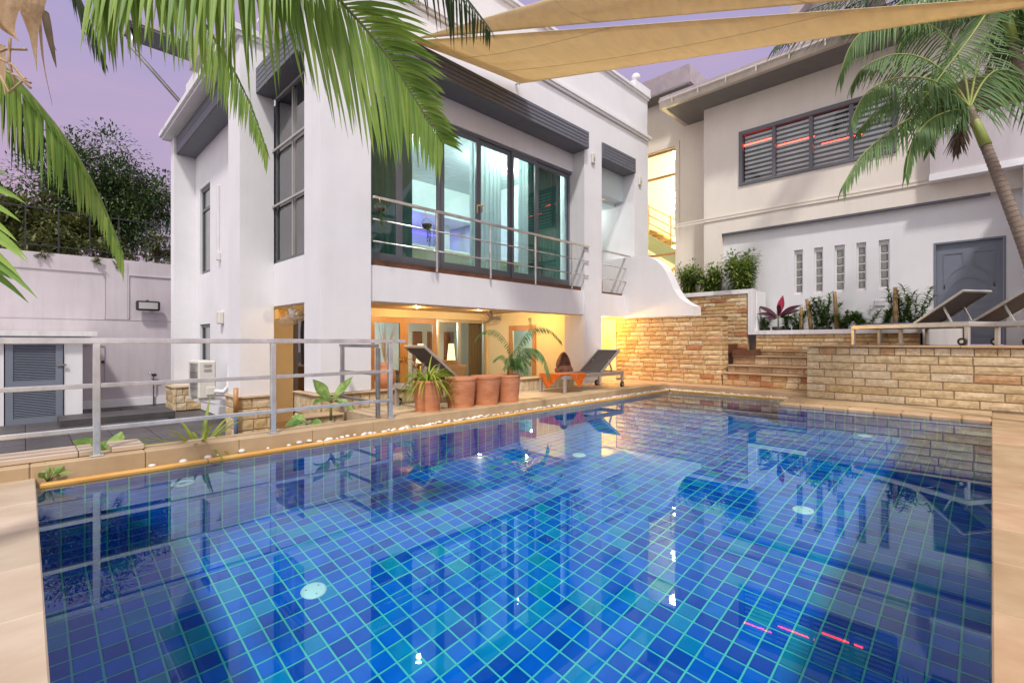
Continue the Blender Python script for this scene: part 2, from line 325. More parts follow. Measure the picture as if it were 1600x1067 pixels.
def sandstone(name,pal,bump=.6,scale=9):
    m=bpy.data.materials.new(name); m.use_nodes=True; N,L=nodes(m); b=N['Principled BSDF']; b.inputs['Roughness'].default_value=.75
    oi=N.new('ShaderNodeObjectInfo'); rp=N.new('ShaderNodeValToRGB'); rp.color_ramp.interpolation='CONSTANT'
    el=rp.color_ramp.elements; tot=sum(p[1] for p in pal); acc=0
    for i,(c,wt) in enumerate(pal):
        if i<2: e=el[i]; e.position=acc
        else: e=el.new(acc)
        e.color=(*c,1); acc+=wt/tot
    L.new(oi.outputs['Random'],rp.inputs[0])
    tc=N.new('ShaderNodeTexCoord'); vm=N.new('ShaderNodeVectorMath'); vm.operation='ADD'; sc_=N.new('ShaderNodeVectorMath'); sc_.operation='SCALE'; sc_.inputs['Scale'].default_value=40
    g=N.new('ShaderNodeNewGeometry'); cb=N.new('ShaderNodeCombineXYZ'); L.new(oi.outputs['Random'],cb.inputs[0]); L.new(oi.outputs['Random'],cb.inputs[1]); L.new(cb.outputs[0],sc_.inputs[0])
    L.new(g.outputs['Position'],vm.inputs[0]); L.new(sc_.outputs[0],vm.inputs[1])
    no=N.new('ShaderNodeTexNoise'); no.inputs['Scale'].default_value=scale; no.inputs['Detail'].default_value=7; no.inputs['Distortion'].default_value=1.2; L.new(vm.outputs[0],no.inputs[0])
    hs=N.new('ShaderNodeMix'); hs.data_type='RGBA'; hs.blend_type='MULTIPLY'; hs.inputs[0].default_value=1
    r2=N.new('ShaderNodeValToRGB'); r2.color_ramp.elements[0].position=.3; r2.color_ramp.elements[0].color=(.72,.66,.58,1); r2.color_ramp.elements[1].position=.7; r2.color_ramp.elements[1].color=(1.15,1.12,1.1,1); L.new(no.outputs[0],r2.inputs[0])
    L.new(rp.outputs[0],hs.inputs[6]); L.new(r2.outputs[0],hs.inputs[7]); L.new(hs.outputs[2],b.inputs['Base Color'])
    bp=N.new('ShaderNodeBump'); bp.inputs['Strength'].default_value=bump; bp.inputs['Distance'].default_value=.02; L.new(no.outputs[0],bp.inputs['Height']); L.new(bp.outputs[0],b.inputs['Normal'])
    return m
M['brick_gold']=sandstone('golden_sandstone',[((.58,.40,.20),3),((.66,.50,.28),3),((.52,.34,.16),2),((.46,.20,.09),.7),((.58,.36,.20),2),((.68,.55,.36),2)],.35)
M['brick_pale']=sandstone('pale_sandstone',[((.57,.45,.27),4),((.62,.50,.32),3),((.53,.40,.22),2),((.50,.31,.16),.35),((.58,.45,.26),2),((.63,.53,.37),1.5)],.3)
M['brick_step']=sandstone('step_sandstone',[((.50,.36,.22),3),((.56,.42,.28),3),((.45,.29,.17),2)],.3)
M['mortar']=mat('mortar',(.30,.22,.13),.9,var=.2,vscale=12)
def tilemat():
    m=bpy.data.materials.new('pool_tile_glaze'); m.use_nodes=True; N,L=nodes(m); b=N['Principled BSDF']; b.inputs['Roughness'].default_value=.3; b.inputs['Specular IOR Level'].default_value=.06
    oi=N.new('ShaderNodeObjectInfo'); ge=N.new('ShaderNodeNewGeometry'); ad=N.new('ShaderNodeMath'); ad.operation='ADD'; L.new(oi.outputs['Random'],ad.inputs[0]); L.new(ge.outputs['Random Per Island'],ad.inputs[1])
    fr=N.new('ShaderNodeMath'); fr.operation='FRACT'; L.new(ad.outputs[0],fr.inputs[0])
    rp=N.new('ShaderNodeValToRGB'); rp.color_ramp.interpolation='CONSTANT'; e=rp.color_ramp.elements
    cols=[(0,(0,.090,.46)),(.22,(0,.125,.56)),(.45,(0,.068,.39)),(.62,(0,.15,.52)),(.74,(0,.108,.52)),(.86,(0,.22,.46)),(.96,(0,.24,.38))]
    for i,(p,c) in enumerate(cols):
        q=e[i] if i<2 else e.new(p); q.position=p; q.color=(*c,1)
    L.new(fr.outputs[0],rp.inputs[0])
    no=N.new('ShaderNodeTexNoise'); no.inputs['Scale'].default_value=7; no.inputs['Detail'].default_value=3; L.new(ge.outputs['Position'],no.inputs[0])
    r2=N.new('ShaderNodeValToRGB'); r2.color_ramp.elements[0].position=.3; r2.color_ramp.elements[0].color=(.9,.86,.92,1); r2.color_ramp.elements[1].position=.72; r2.color_ramp.elements[1].color=(1.1,1.14,1.08,1); L.new(no.outputs[0],r2.inputs[0])
    mx=N.new('ShaderNodeMix'); mx.data_type='RGBA'; mx.blend_type='MULTIPLY'; mx.inputs[0].default_value=1; L.new(rp.outputs[0],mx.inputs[6]); L.new(r2.outputs[0],mx.inputs[7])
    L.new(mx.outputs[2],b.inputs['Base Color']); return m
M['tile']=tilemat()
def watermat():
    m=bpy.data.materials.new('pool_water'); m.use_nodes=True; N,L=nodes(m); N.clear()
    g=N.new('ShaderNodeBsdfGlass'); g.inputs['IOR'].default_value=1.33; g.inputs['Roughness'].default_value=0; g.inputs[0].default_value=(.70,.97,1,1)
    o=N.new('ShaderNodeOutputMaterial')
    gs=N.new('ShaderNodeBsdfGlossy'); gs.inputs['Roughness'].default_value=0; lw=N.new('ShaderNodeLayerWeight'); lw.inputs[0].default_value=.5; pw=N.new('ShaderNodeMath'); pw.operation='POWER'; pw.inputs[1].default_value=4; L.new(lw.outputs['Facing'],pw.inputs[0]); ml=N.new('ShaderNodeMath'); ml.operation='MULTIPLY'; ml.inputs[1].default_value=.36; L.new(pw.outputs[0],ml.inputs[0])
    ms=N.new('ShaderNodeMixShader'); L.new(ml.outputs[0],ms.inputs[0]); L.new(g.outputs[0],ms.inputs[1]); L.new(gs.outputs[0],ms.inputs[2]); L.new(ms.outputs[0],o.inputs[0])
    no=N.new('ShaderNodeTexNoise'); no.inputs['Scale'].default_value=1.6; no.inputs['Detail'].default_value=2; ge=N.new('ShaderNodeNewGeometry'); L.new(ge.outputs['Position'],no.inputs[0])
    bp=N.new('ShaderNodeBump'); bp.inputs['Strength'].default_value=.012; bp.inputs['Distance'].default_value=.01; L.new(no.outputs[0],bp.inputs['Height']); L.new(bp.outputs[0],g.inputs['Normal'])
    return m
M['water']=watermat()

# ------------------------------------------------------------------ ground
FLOOR=-.65
g=MB()
# ground sheet with an opening where the pool is (four pieces round it)
for b in ((-60,120,-60,-3.2),(-60,120,19.5,120),(-60,-3.2,-3.2,19.5),(14.5,120,-3.2,19.5)): g.quad((b[0],b[2],FLOOR-.02),(b[1],b[2],FLOOR-.02),(b[1],b[3],FLOOR-.02),(b[0],b[3],FLOOR-.02))
g.quad((-3.2,6.3,FLOOR-.02),(14.5,6.3,FLOOR-.02),(14.5,19.5,FLOOR-.02),(-3.2,19.5,FLOOR-.02))
ground=build(g,'ground',M['yard'],kind='structure')
# courtyard paving: each dark tile laid on the ground
yard=bpy.data.objects.new('courtyard_paving',None); C.objects.link(yard); yard['kind']='structure'
def unit_tile(name,c,mt):
    m=MB().cbox(-.5,.5,-.5,.5,0,1,c=c); return m.mesh(name,mt)
ym=unit_tile('paving_tile',.02,M['yard']); n=0
for i in range(-3,9):
    for j in range(0,24):
        x=-1.5+i*.6; y=6.4+j*.6
        if x>3.0 and y>7: continue
        if x<-1.2+(y-6)*.02-0 and y<9: continue
        if n>=230: continue
        o=bpy.data.objects.new('paving_tile',ym); C.objects.link(o); o.parent=yard; o.location=(x,y,FLOOR-.015+random.uniform(-.002,.002)); o.scale=(.59,.59,.02); n+=1
g=MB()
g.box(3.1,10.5,7.3,11.5,FLOOR-.015,FLOOR+.004); build(g,'patio_floor',M['deck'],kind='structure')

# ------------------------------------------------------------------ pool
P=.147; NU=66; NV=37; X0=.06; XE=X0+NU*P; YE=NV*P; XF=XE+7*P; YS=19*P; DEP=-2.0
pool=bpy.data.objects.new('swimming_pool',None); C.objects.link(pool); pool['kind']='structure'
s=MB(); e=.02
s.box(X0-.2,XF+.2,-.2,YE+.2,DEP-.2,DEP-.004)
s.box(X0-.2,XF+.2,YE+.004,YE+.2,DEP,-.02)
s.box(X0-.2,XF+.2,-.2,-.004,DEP,-.02)
s.box(X0-.2,X0-.004,0-.003,YE+.003,DEP,-.02)
s.box(XE+.004,XF+.2,-.003,YS,DEP,-.02)
s.box(XF+.004,XF+.2,YS+.002,YE+.003,DEP,-.02)
shell=build(s,'basin',M['grout'],pool); 
GAP=.013
def tilequad(mb,c,u,v,nrm):
    h=P/2-GAP/2; i=h-.006; a=[c+u*sx*h+v*sy*h-nrm*.003 for sx,sy in ((-1,-1),(1,-1),(1,1),(-1,1))]
    b=[c+u*sx*i+v*sy*i+nrm*.003 for sx,sy in ((-1,-1),(1,-1),(1,1),(-1,1))]
    n=len(mb.v); mb.v+=[tuple(q) for q in a+b]
    mb.f.append((n+4,n+5,n+6,n+7)); mb.sm.append(False)
    for k in range(4): mb.f.append((n+k,n+(k+1)%4,n+4+(k+1)%4,n+4+k)); mb.sm.append(False)
tm=MB(); tilequad(tm,Vector((0,0,0)),Vector((1,0,0)),Vector((0,1,0)),Vector((0,0,1))); tmesh=tm.mesh('pool_tile',M['tile'])
rest=MB(); cells=[]
for i in range(NU+7):
    for j in range(NV):
        if i>=NU and j<19: continue
        cells.append((Vector((X0+(i+.5)*P,(j+.5)*P,DEP+.003)),(0,0,0)))
def score(c):
    p=c[0]; d=p.x*fw[0]+p.y*fw[1]; o=p.x*rt[0]+p.y*rt[1]
    if d<1.8 or abs(o/d)>1.0: return 99
    return math.hypot(p.x,p.y)
cells.sort(key=score)
receivers=[shell,]
for k,(p,_) in enumerate(cells):
    if k<290:
        o=bpy.data.objects.new('pool_tile',tmesh); C.objects.link(o); o.parent=pool; o.location=p; receivers.append(o)
    else: tilequad(rest,p,Vector((1,0,0)),Vector((0,1,0)),Vector((0,0,1)))
NZ=13
for k in range(NZ):
    z=DEP+(k+.5)*P+.01
    for i in range(NU+7):
        tilequad(rest,Vector((X0+(i+.5)*P,YE,z)),Vector((1,0,0)),Vector((0,0,1)),Vector((0,-1,0)))
        if i<NU: tilequad(rest,Vector((X0+(i+.5)*P,0,z)),Vector((-1,0,0)),Vector((0,0,1)),Vector((0,1,0)))
    for j in range(NV):
        tilequad(rest,Vector((X0,(j+.5)*P,z)),Vector((0,1,0)),Vector((0,0,1)),Vector((1,0,0)))
        tilequad(rest,Vector((XE if j<19 else XF,(j+.5)*P,z)),Vector((0,-1,0)),Vector((0,0,1)),Vector((-1,0,0)))
ro=MB.build(rest,'pool_tiles_joined',M['tile'],None,recalc=False); ro.name='tile_field'; ro.parent=pool; ro['kind']='stuff'; receivers.append(ro)
for r in receivers: r.cycles.is_caustics_receiver=True
wv=MB(); wv.quad((X0,0,0),(XE,0,0),(XE,YS,0),(X0,YS,0)); wv.quad((X0,YS,0),(XF,YS,0),(XF,YE,0),(X0,YE,0))
# one connected sheet
wm=bpy.data.meshes.new('water'); wm.from_pydata([(X0-.002,-.002,0),(XE,-.002,0),(XE,YS,0),(XF+.004,YS,0),(XF+.004,YE+.003,0),(X0-.002,YE+.003,0)],[],[(0,1,2,3,4,5)]); wm.materials.append(M['water'])
wm.polygons[0].use_smooth=True
wo=bpy.data.objects.new('water',wm); C.objects.link(wo); wo['kind']='structure'; wo.cycles.is_caustics_caster=True
# inlet discs on the pool floor
def floor_px(px,py):                                    # follows the refracted sight line down to the pool floor
    s_=gr(px,py,0); d=Vector((s_.x,s_.y,0)); dist=d.length; d.normalize(); si=math.sin(math.atan2(dist,H_EYE))/1.33
    return s_+d*(-DEP*math.tan(math.asin(si)))+Vector((0,0,DEP))
for k,(px,py) in enumerate(((490,923),(1255,797),(905,711),(1352,681))):
    p=floor_px(px,py); m=MB(); m.lathe([(.001,.022),(.085,.020),(.10,.012),(.102,.006)],p,24)
    t=thing('pool_inlet',['white round inlet cover on the pool floor, left of the middle, nearest','white round inlet cover on the pool floor, right side below the slit reflections','white round inlet cover on the pool floor, furthest one near the column reflection','white round inlet cover on the pool floor near the far right wall'][k],'pool inlet',tuple(p),'inlet covers on the pool floor')
    build(m,'cover',M['disc'],t); r=MB(); 
    for q in range(3):
        a=2*PI*q/3+.5; r.lathe([(.001,.004),(.007,.003),(.008,0)],p+Vector((.06*math.cos(a),.06*math.sin(a),.022)),8)
    build(r,'screws',M['steeldark'],t,'stuff')
    for ch in t.children: ch.cycles.is_caustics_receiver=True
# ring skimmer on the far-left wall
p=Vector((1.05,YE-.012,-.62)); t=thing('wall_inlet','pale ring-shaped return inlet in the left pool wall beneath the handrail reflection','pool inlet',tuple(p))
m=MB(); 
k=[]
for (r_,dy) in ((.035,0),(.05,-.012),(.09,-.012),(.10,0)):
    k.append(m.ring(p+Vector((0,dy,0)),Vector((1,0,0)),Vector((0,0,1)),r_,22))
for a,b in zip(k,k[1:]):
    for i in range(22): m.f.append((a+i,a+(i+1)%22,b+(i+1)%22,b+i)); m.sm.append(True)
o=build(m,'ring',M['disc'],t); o.cycles.is_caustics_receiver=True

# pool surrounds: right coping (y<0), near-left coping (x<X0), curb and gutter on the far-left side, ledge at the end
rc=bpy.data.objects.new('pool_coping',None); C.objects.link(rc); rc['kind']='structure'
def slab(parent,mt,x0,x1,y0,y1,z0,z1,c=.008,name='coping_slab'):
    return boxpart(name,mt,parent,x0,x1,y0,y1,z0,z1,c=c)
x=-.6
while x<9.9:
    L_=random.uniform(.62,.78); x1=min(x+L_,10.86)
    if x1>9.85: x1=10.86
    slab(rc,M['coping'],x+.004,x1-.004,-.62,-.0,-.05,.045+random.uniform(-.001,.001),c=.006)
    slab(rc,M['coping'],x+.003-.2,x1-.003-.2 if x1<10 else 10.86,-1.3,-.624,-.05,.045,c=.006); x=x1
boxpart('paving',M['coping'],rc,-.6,10.86,-3.2,-1.304,-.05,.043)
y=-.02
while y<5.6:
    L_=random.uniform(.6,.8); y1=y+L_
    if y1>5.3: y1=5.66
    slab(rc,M['marble'],-.58,X0-.002,y+.002,y1-.002,-.05,.05,c=.006)
    slab(rc,M['marble'],-1.4,-.584,y-.2,y1-.204,-.05,.05,c=.006); y=y1
boxpart('paving',M['marble'],rc,-4,-1.404,-.8,5.6,-.05,.048)
# curb on the far-left side, in slabs
cb=bpy.data.objects.new('pool_curb',None); C.objects.link(cb); cb['kind']='structure'
YC=YE+.17
x=-4.0
while x<10.9:
    x1=min(x+random.uniform(.7,.85),10.98)
    if x1>10.5: x1=10.98
    slab(cb,M['curb'],x+.0015,x1-.0015,YC,YC+.34,-.14,.155,c=.008,name='curb_slab'); x=x1
boxpart('planting_bed_wall',M['curb'],cb,-4,3.3,YC+.25,YC+.33,FLOOR,-.142)
boxpart('gutter_bed',M['mortar'],cb,X0,10.98,YE+.062,YC,-.10,-.012)
# amber stone rim along the water
x=X0+.02
while x<10.7:
    x1=min(x+random.uniform(.9,1.2),XF-.02)
    if x1>10.2: x1=XF-.02
    slab(cb,M['rim'],x+.001,x1-.001,YE-.012,YE+.06,-.06,.03,c=.012,name='rim_slab'); x=x1
# tan band under the rim
boxpart('band',M['curb'],pool,X0+.002,XF,YE-.003,YE+.003,-.09,-.062)
for k in range(9): boxpart('band_stone',M['brick_step'],pool,XF-.02,XF-.006,YS+.003+k*.294,YS+k*.294+.288,-.34,-.062,c=.004).cycles.is_caustics_receiver=True
# marble ledge blocks on the curb, at the left
mb_=[(-3.0,-.35,.0),(-.345,.36,.0),(.365,.72,.0)]
for a,b,_ in ((-2.2,-.42,0),(-.415,.33,0),(.335,.44,0),(.56,.80,0)): slab(cb,M['marble'],a,b,YC+.12,YC+.50,.159,.205,c=.006,name='ledge_slab')
# end of the pool: rim, pebble gutter, ledge
slab(cb,M['rim'],XF-.012,XF+.06,YS,YE-.016,-.06,.03,c=.012,name='rim_slab')
boxpart('gutter_bed',M['mortar'],cb,XF+.062,10.98,YS,YE+.058,-.10,-.014)
boxpart('ledge',M['coping'],cb,10.982,11.72,2.61,7.2,-.3,.14,c=.008)
for k in range(8):
    y0=YS-.005-k*.352; 
    slab(cb,M['coping'],XE-.02,XE+.30,max(y0-.35,-.0),y0,-.03,.062,c=.025,name='edge_slab')
boxpart('ledge',M['curb'],cb,XE+.302,10.868,.0,YS,-.2,.07)
boxpart('ledge',M['curb'],cb,10.2,10.868,YS+.0,2.6+.2,-.2,.094) if False else None

# white pebbles in the gutter (nobody could count them)
pb=MB(); rnd=random.Random(3)
def pebble(x,y,z,r):
    c=Vector((x,y,z)); s1=rnd.uniform(.7,1.3); s2=rnd.uniform(.6,.9); a=rnd.uniform(0,6)
    n0=len(pb.v); rows=[(0,-1),(.8,-.55),(1,.05),(.7,.7),(0,1)]
    for rr,zz in rows:
        for k in range(7):
            an=2*PI*k/7; px_=rr*math.cos(an)*r*s1; py_=rr*math.sin(an)*r
            pb.v.append((c.x+px_*math.cos(a)-py_*math.sin(a),c.y+px_*math.sin(a)+py_*math.cos(a),c.z+zz*r*s2*.75))
    for q in range(4):
        for k in range(7): pb.f.append((n0+q*7+k,n0+q*7+(k+1)%7,n0+(q+1)*7+(k+1)%7,n0+(q+1)*7+k)); pb.sm.append(True)
x=.7
while x<10.9:
    dens=.25 if x<2 else (.5 if x<3.2 else 1.0 if x<6 else 2.4)
    x+=.045/dens*rnd.uniform(.5,1.5)
    pebble(x,rnd.uniform(YE+.075,YC-.02),.018+rnd.uniform(0,.02),rnd.uniform(.016,.032)*(1.25 if x<5 else 1))
y=YE+.1
while y>YS+.15:
    for q in range(3): pebble(rnd.uniform(XF+.07,10.97),y,.015+rnd.uniform(0,.02),rnd.uniform(.018,.036))
    y-=rnd.uniform(.03,.055)
build(pb,'pebbles',M['pebble'],kind='stuff')

# deck behind the curb, tiled
dk=bpy.data.objects.new('pool_deck',None); C.objects.link(dk); dk['kind']='structure'
dx=3.42
while dx<11.6:
    dx1=min(dx+.6,11.7)
    for (a,b) in ((YC+.345,6.55),(6.555,7.09)): slab(dk,M['deck'],dx+.002,dx1-.002,a,b,-.05,.125+random.uniform(0,.001),c=.004,name='deck_tile')
    dx=dx1
boxpart('base',M['mortar'],dk,3.4,11.7,YC+.342,7.2,FLOOR,-.052)
# ------------------------------------------------------------------ brick walls
rb=random.Random(11)
def brick_unit(k):
    r=random.Random(k); m=MB(); nx,ny=3,2; n=0
    fr=[]
    for j in range(ny+1):
        row=[]
        for i in range(nx+1):
            x_=-.5+i/nx; z_=-.5+j/ny; edge=(i in(0,nx)) or (j in (0,ny))
            if i==0: x_+=.02
            if i==nx: x_-=.02
            if j==0: z_+=.06
            if j==ny: z_-=.06
            row.append(len(m.v)); m.v.append((x_+(0 if edge else r.uniform(-.07,.07)),(.22 if edge else r.uniform(.0,.14)),z_))
        fr.append(row)
    for j in range(ny):
        for i in range(nx): m.f.append((fr[j][i],fr[j][i+1],fr[j+1][i+1],fr[j+1][i])); m.sm.append(False)
    n=len(m.v); m.v+=[(-.5,1,-.5),(.5,1,-.5),(.5,1,.5),(-.5,1,.5),(-.5,.55,-.5),(.5,.55,-.5),(.5,.55,.5),(-.5,.55,.5)]
    f=fr; b=n+4
    m.f+= [tuple(reversed(f[0]))+(b,b+1),(f[0][nx],f[1][nx],f[2][nx],b+2,b+1)[::-1],tuple(f[ny])+(b+2,b+3),(f[0][0],f[1][0],f[2][0],b+3,b)]
    m.f+= [(n,n+1,b+1,b),(n+1,n+2,b+2,b+1),(n+2,n+3,b+3,b+2),(n+3,n,b,b+3)]
    m.sm+=[False]*8
    return m
BR={}
def brick_mesh(mt,k):
    key=(mt.name,k)
    if key not in BR:
        import bmesh
        me=brick_unit(k).mesh('brick',mt); bm=bmesh.new(); bm.from_mesh(me); bmesh.ops.recalc_face_normals(bm,faces=bm.faces); bm.to_mesh(me); bm.free(); BR[key]=me
    return BR[key]
def bricks(parent,origin,along,out,L_,z0,z1,rowh,lens,mt,joint=.008,name='brick',proud=.03,dep=.06,seed=1,skip=None,first=None):
    """lays bricks over a rectangle: origin at its low end, 'along' its run, 'out' its outward normal"""
    r=random.Random(seed); a=Vector(along); o=Vector(out); rows=max(1,round((z1-z0)/rowh)); h=(z1-z0)/rows; cnt=0
    rot=Matrix((( a.x,-o.x,0),(a.y,-o.y,0),(0,0,1))).to_4x4()
    for j in range(rows):
        s_=0; zz=z0+(j+.5)*h; ff=True
        while s_<L_-.01:
            ln=r.uniform(*lens); 
            if ff: ln*=r.choice((.5,1,.75)); ff=False
            if L_-s_-ln<lens[0]*.45: ln=L_-s_
            ob=bpy.data.objects.new(name,brick_mesh(mt,r.randrange(8))); C.objects.link(ob); ob.parent=parent
            wl=Vector(parent.location) if parent.type=='EMPTY' else Vector((0,0,0))
            p=Vector(origin)+a*(s_+ln/2)+o*r.uniform(proud*.75,proud); p.z=zz
            ob.location=p-wl; ob.rotation_euler=rot.to_euler(); ob.scale=(ln-joint,dep,h-joint); s_+=ln; cnt+=1
    return cnt
# tall stone wall at the end of the pool, under the scroll
XW=11.7
t=thing('stone_wall','tall golden sandstone brick wall at the end of the pool deck, lit yellow at its left','wall',(XW,5.9,.14))
boxpart('core',M['mortar'],t,XW+.035,XW+.5,4.62,7.5,.14,1.79)
boxpart('capping',M['brick_step'],t,XW-.005,XW+.52,4.57,7.5,1.792,1.82)
bricks(t,(XW+.035,7.5,0),(0,-1,0),(-1,0,0),2.92,.14,1.79,.118,(.28,.44),M['brick_gold'],seed=5)
bricks(t,(XW+.03,4.62,0),(1,0,0),(0,-1,0),.47,.14,1.79,.118,(.2,.3),M['brick_gold'],seed=6,proud=.03)
# terrace retaining wall
XT=10.87
t=thing('terrace_wall','pale sandstone brick retaining wall under the raised lounger terrace','wall',(XT,0,.1))
boxpart('core',M['mortar'],t,XT+.035,XT+.4,-3.2,2.56,-.2,1.07)
bricks(t,(XT+.035,2.6,0),(0,-1,0),(-1,0,0),4.2,.07,.925,.138,(.42,.62),M['brick_pale'],seed=8)
bricks(t,(XT+.035,2.6,0),(0,-1,0),(-1,0,0),4.2,.93,1.07,.14,(.14,.30),M['brick_pale'],seed=9,name='brick')
bricks(t,(XT+.4,2.565,0),(-1,0,0),(0,1,0),.36,.095,1.07,.138,(.3,.36),M['brick_pale'],seed=10)
# terrace paving
tr=bpy.data.objects.new('terrace_paving',None); C.objects.link(tr); tr['kind']='structure'
for k in range(8):
    for q in range(3): slab(tr,M['coping'],XT-.03+q*.65+(0 if q==0 else .01),XT-.03+(q+1)*.65,2.62-(k+1)*.75,2.62-k*.75-.004,1.074,1.11,c=.006,name='terrace_slab')
boxpart('base',M['mortar'],tr,XT+.42,13.5,-3.2,2.56,-.2,1.07)
# steps
ST=[(11.70,.45),(12.02,.62),(12.34,.84),(12.66,.97)]
t=thing('stone_steps','sandstone steps rising between the tall brick wall and the terrace wall','steps',(11.7,3.6,.14))
Y0s,Y1s=2.6,4.56
zprev=.14
for k,(xs,zt) in enumerate(ST):
    xe=ST[k+1][0] if k<3 else 13.0
    boxpart('tread',M['coping'],t,xs-.02,xe+.03 if k<3 else xe,Y0s+.0,Y1s,zt-.035,zt,c=.006)
    boxpart('core',M['mortar'],t,xs+.036,xe+.03 if k<3 else xe,Y0s+.002,Y1s-.002,-.1 if k==0 else zprev+.002,zt-.037)
    bricks(t,(xs+.035,Y1s,0),(0,-1,0),(-1,0,0),Y1s-Y0s,zprev+.002,zt-.037,.13 if k==0 else .2,(.22,.34),M['brick_gold'] if k==0 else M['brick_step'],seed=20+k,proud=.02,dep=.04)
    zprev=zt
# brown upper steps leading off to the left behind the tall wall
for k in range(2):
    boxpart('upper_step',M['brownfloor'],t,12.3+.0,13.0,4.0+.32*k,4.56+(1.5 if k else .0),.975+.145*k if k else .842,1.12+.145*k if k else .974) if k==0 else boxpart('upper_step',M['brownfloor'],t,12.22,13.0,4.58,6.3,.9,1.12)
boxpart('landing',M['brownfloor'],t,12.22,12.99,4.9,6.3,1.122,1.26)
# landing behind
boxpart('landing',M['coping'],t,13.0,13.45,2.6,4.56,.3,1.10)
# ------------------------------------------------------------------ planters
XP=12.72
t=thing('low_planter','long low planter with white coping above golden stone, in front of the slit windows','planter',(XP,2.5,1.1))
boxpart('core',M['mortar'],t,XP+.035,XP+.12,1.03,4.15,.7,1.35)
bricks(t,(XP+.035,4.15,0),(0,-1,0),(-1,0,0),3.12,.98,1.35,.093,(.30,.62),M['brick_gold'],seed=31,dep=.05)
boxpart('coping',M['white'],t,XP-.02,XP+.14,1.0,4.32,1.352,1.45)
boxpart('side_post',M['white'],t,XP-.02,XP+.14,4.19,4.32,1.452,2.38)
boxpart('coping',M['white'],t,XP-.021,13.45,.9,1.02,1.352,1.449) if False else None
boxpart('end_wall',M['white'],t,XP+.16,13.49,.42,1.0,1.112,1.46)
boxpart('soil_bed',M['soil'],t,XP+.14,13.49,1.03,4.15,.8,1.40)
t=thing('high_planter','higher stone planter with white coping beside the scroll wall','planter',(XP,5.2,1.1))
boxpart('core',M['mortar'],t,XP+.035,XP+.12,4.325,7.2,.5,2.38)
bricks(t,(XP+.035,7.0,0),(0,-1,0),(-1,0,0),2.66,1.0,2.38,.097,(.26,.5),M['brick_gold'],seed=33,dep=.05)
boxpart('coping',M['white'],t,XP-.02,XP+.14,4.19,7.2,2.382,2.49)
boxpart('soil_bed',M['soil'],t,XP+.142,13.49,4.19,7.0,1.5,2.42)
boxpart('side_wall',M['stucco'],t,XP+.142,13.49,4.15,4.188,1.41,2.44)
# ------------------------------------------------------------------ main house
YF=7.2
h=thing('main_house','white two-storey house with dark slatted hoods and a glazed balcony beside the pool','house',(8,9,FLOOR))
W_=M['stucco']
def wall(*b,mt=None,name='wall'): return boxpart(name,mt or W_,h,*b)
ZC=7.05
COLS=[(3.15,3.98,7.2,7.82),(9.81,10.56,7.2,7.83),(12.17,12.95,7.2,7.96)]
wall(*COLS[0],.39,ZC,name='column')
wall(*COLS[1],.125,ZC,name='column')
wall(*COLS[2],1.83,ZC,name='column')
# left wing: pillars B and C and their wall
wall(2.76,3.35,9.75,10.46,.17,6.75,name='column')
wall(2.85,3.35,15.8,16.2,-.02,6.75,name='column')
XL=3.35
# wall x=XL between column 1 and pillar B: window opening z 2.68..5.75, y 7.82..9.74
wall(XL,XL+.25,7.825,9.748,1.85,2.66); wall(XL,XL+.25,7.825,9.748,5.80,ZC)
# left wing wall with two windows (y 14.3..15.26)
for b in ((10.462,14.28,FLOOR,6.75),(15.3,15.798,FLOOR,6.75)): wall(XL,XL+.25,b[0],b[1],b[2],b[3])
for z0,z1 in ((FLOOR,-.2),(1.64,2.98),(5.30,6.75)): wall(XL,XL+.25,14.281,15.299,z0,z1)
def small_window(z0,z1,lab):
    f=MB()
    y0,y1=14.30,15.28; x=XL+.05
    f.box(x,x+.08,y0,y0+.07,z0+.01,z1-.01); f.box(x,x+.08,y1-.07,y1,z0+.01,z1-.01); f.box(x+.001,x+.079,y0+.07,y1-.07,z1-.09,z1-.01); f.box(x+.001,x+.079,y0+.07,y1-.07,z0+.01,z0+.09)
    if z1-z0>2: f.box(x+.002,x+.078,y0+.07,y1-.07,z1-.62,z1-.55)
    w_=build(f,'window_frame',M['frame'],h); g_=MB().box(x+.03,x+.036,y0+.071,y1-.071,z0+.091,z1-.091); build(g_,'pane',M['tint'],w_)
    b=MB().box(x+.4,x+.42,y0-.3,y1+.3,z0-.2,z1+.2); build(b,'blind',M['inwall'],w_)
small_window(2.98,5.30,'a'); small_window(-.2,1.64,'b')
# soffits and hoods (slatted)
def hood(x0,x1,y0,y1,z0,z1,face,n=5):
    hd=boxpart('hood',M['slate'],h,x0,x1,y0,y1,z0,z1)
    hh=(z1-z0-.0)/n
    for k in range(n):
        m=MB()
        if face=='y': m.cbox(x0,x1,y0-.018,y0-.001,z0+k*hh+.006,z0+(k+1)*hh-.004,c=.005)
        else: m.cbox(x0-.018,x0-.001,y0,y1,z0+k*hh+.006,z0+(k+1)*hh-.004,c=.005)
        build(m,'slat',M['slate'],hd)
    return hd
hood(3.985,9.79,7.06,7.55,5.93,6.34,'y')
hood(10.565,12.165,7.16,7.55,5.93,6.34,'y')
hood(3.05,3.345,7.83,9.90,5.80,6.28,'x')
hood(2.92,3.345,10.47,15.79,6.28,6.74,'x',2)
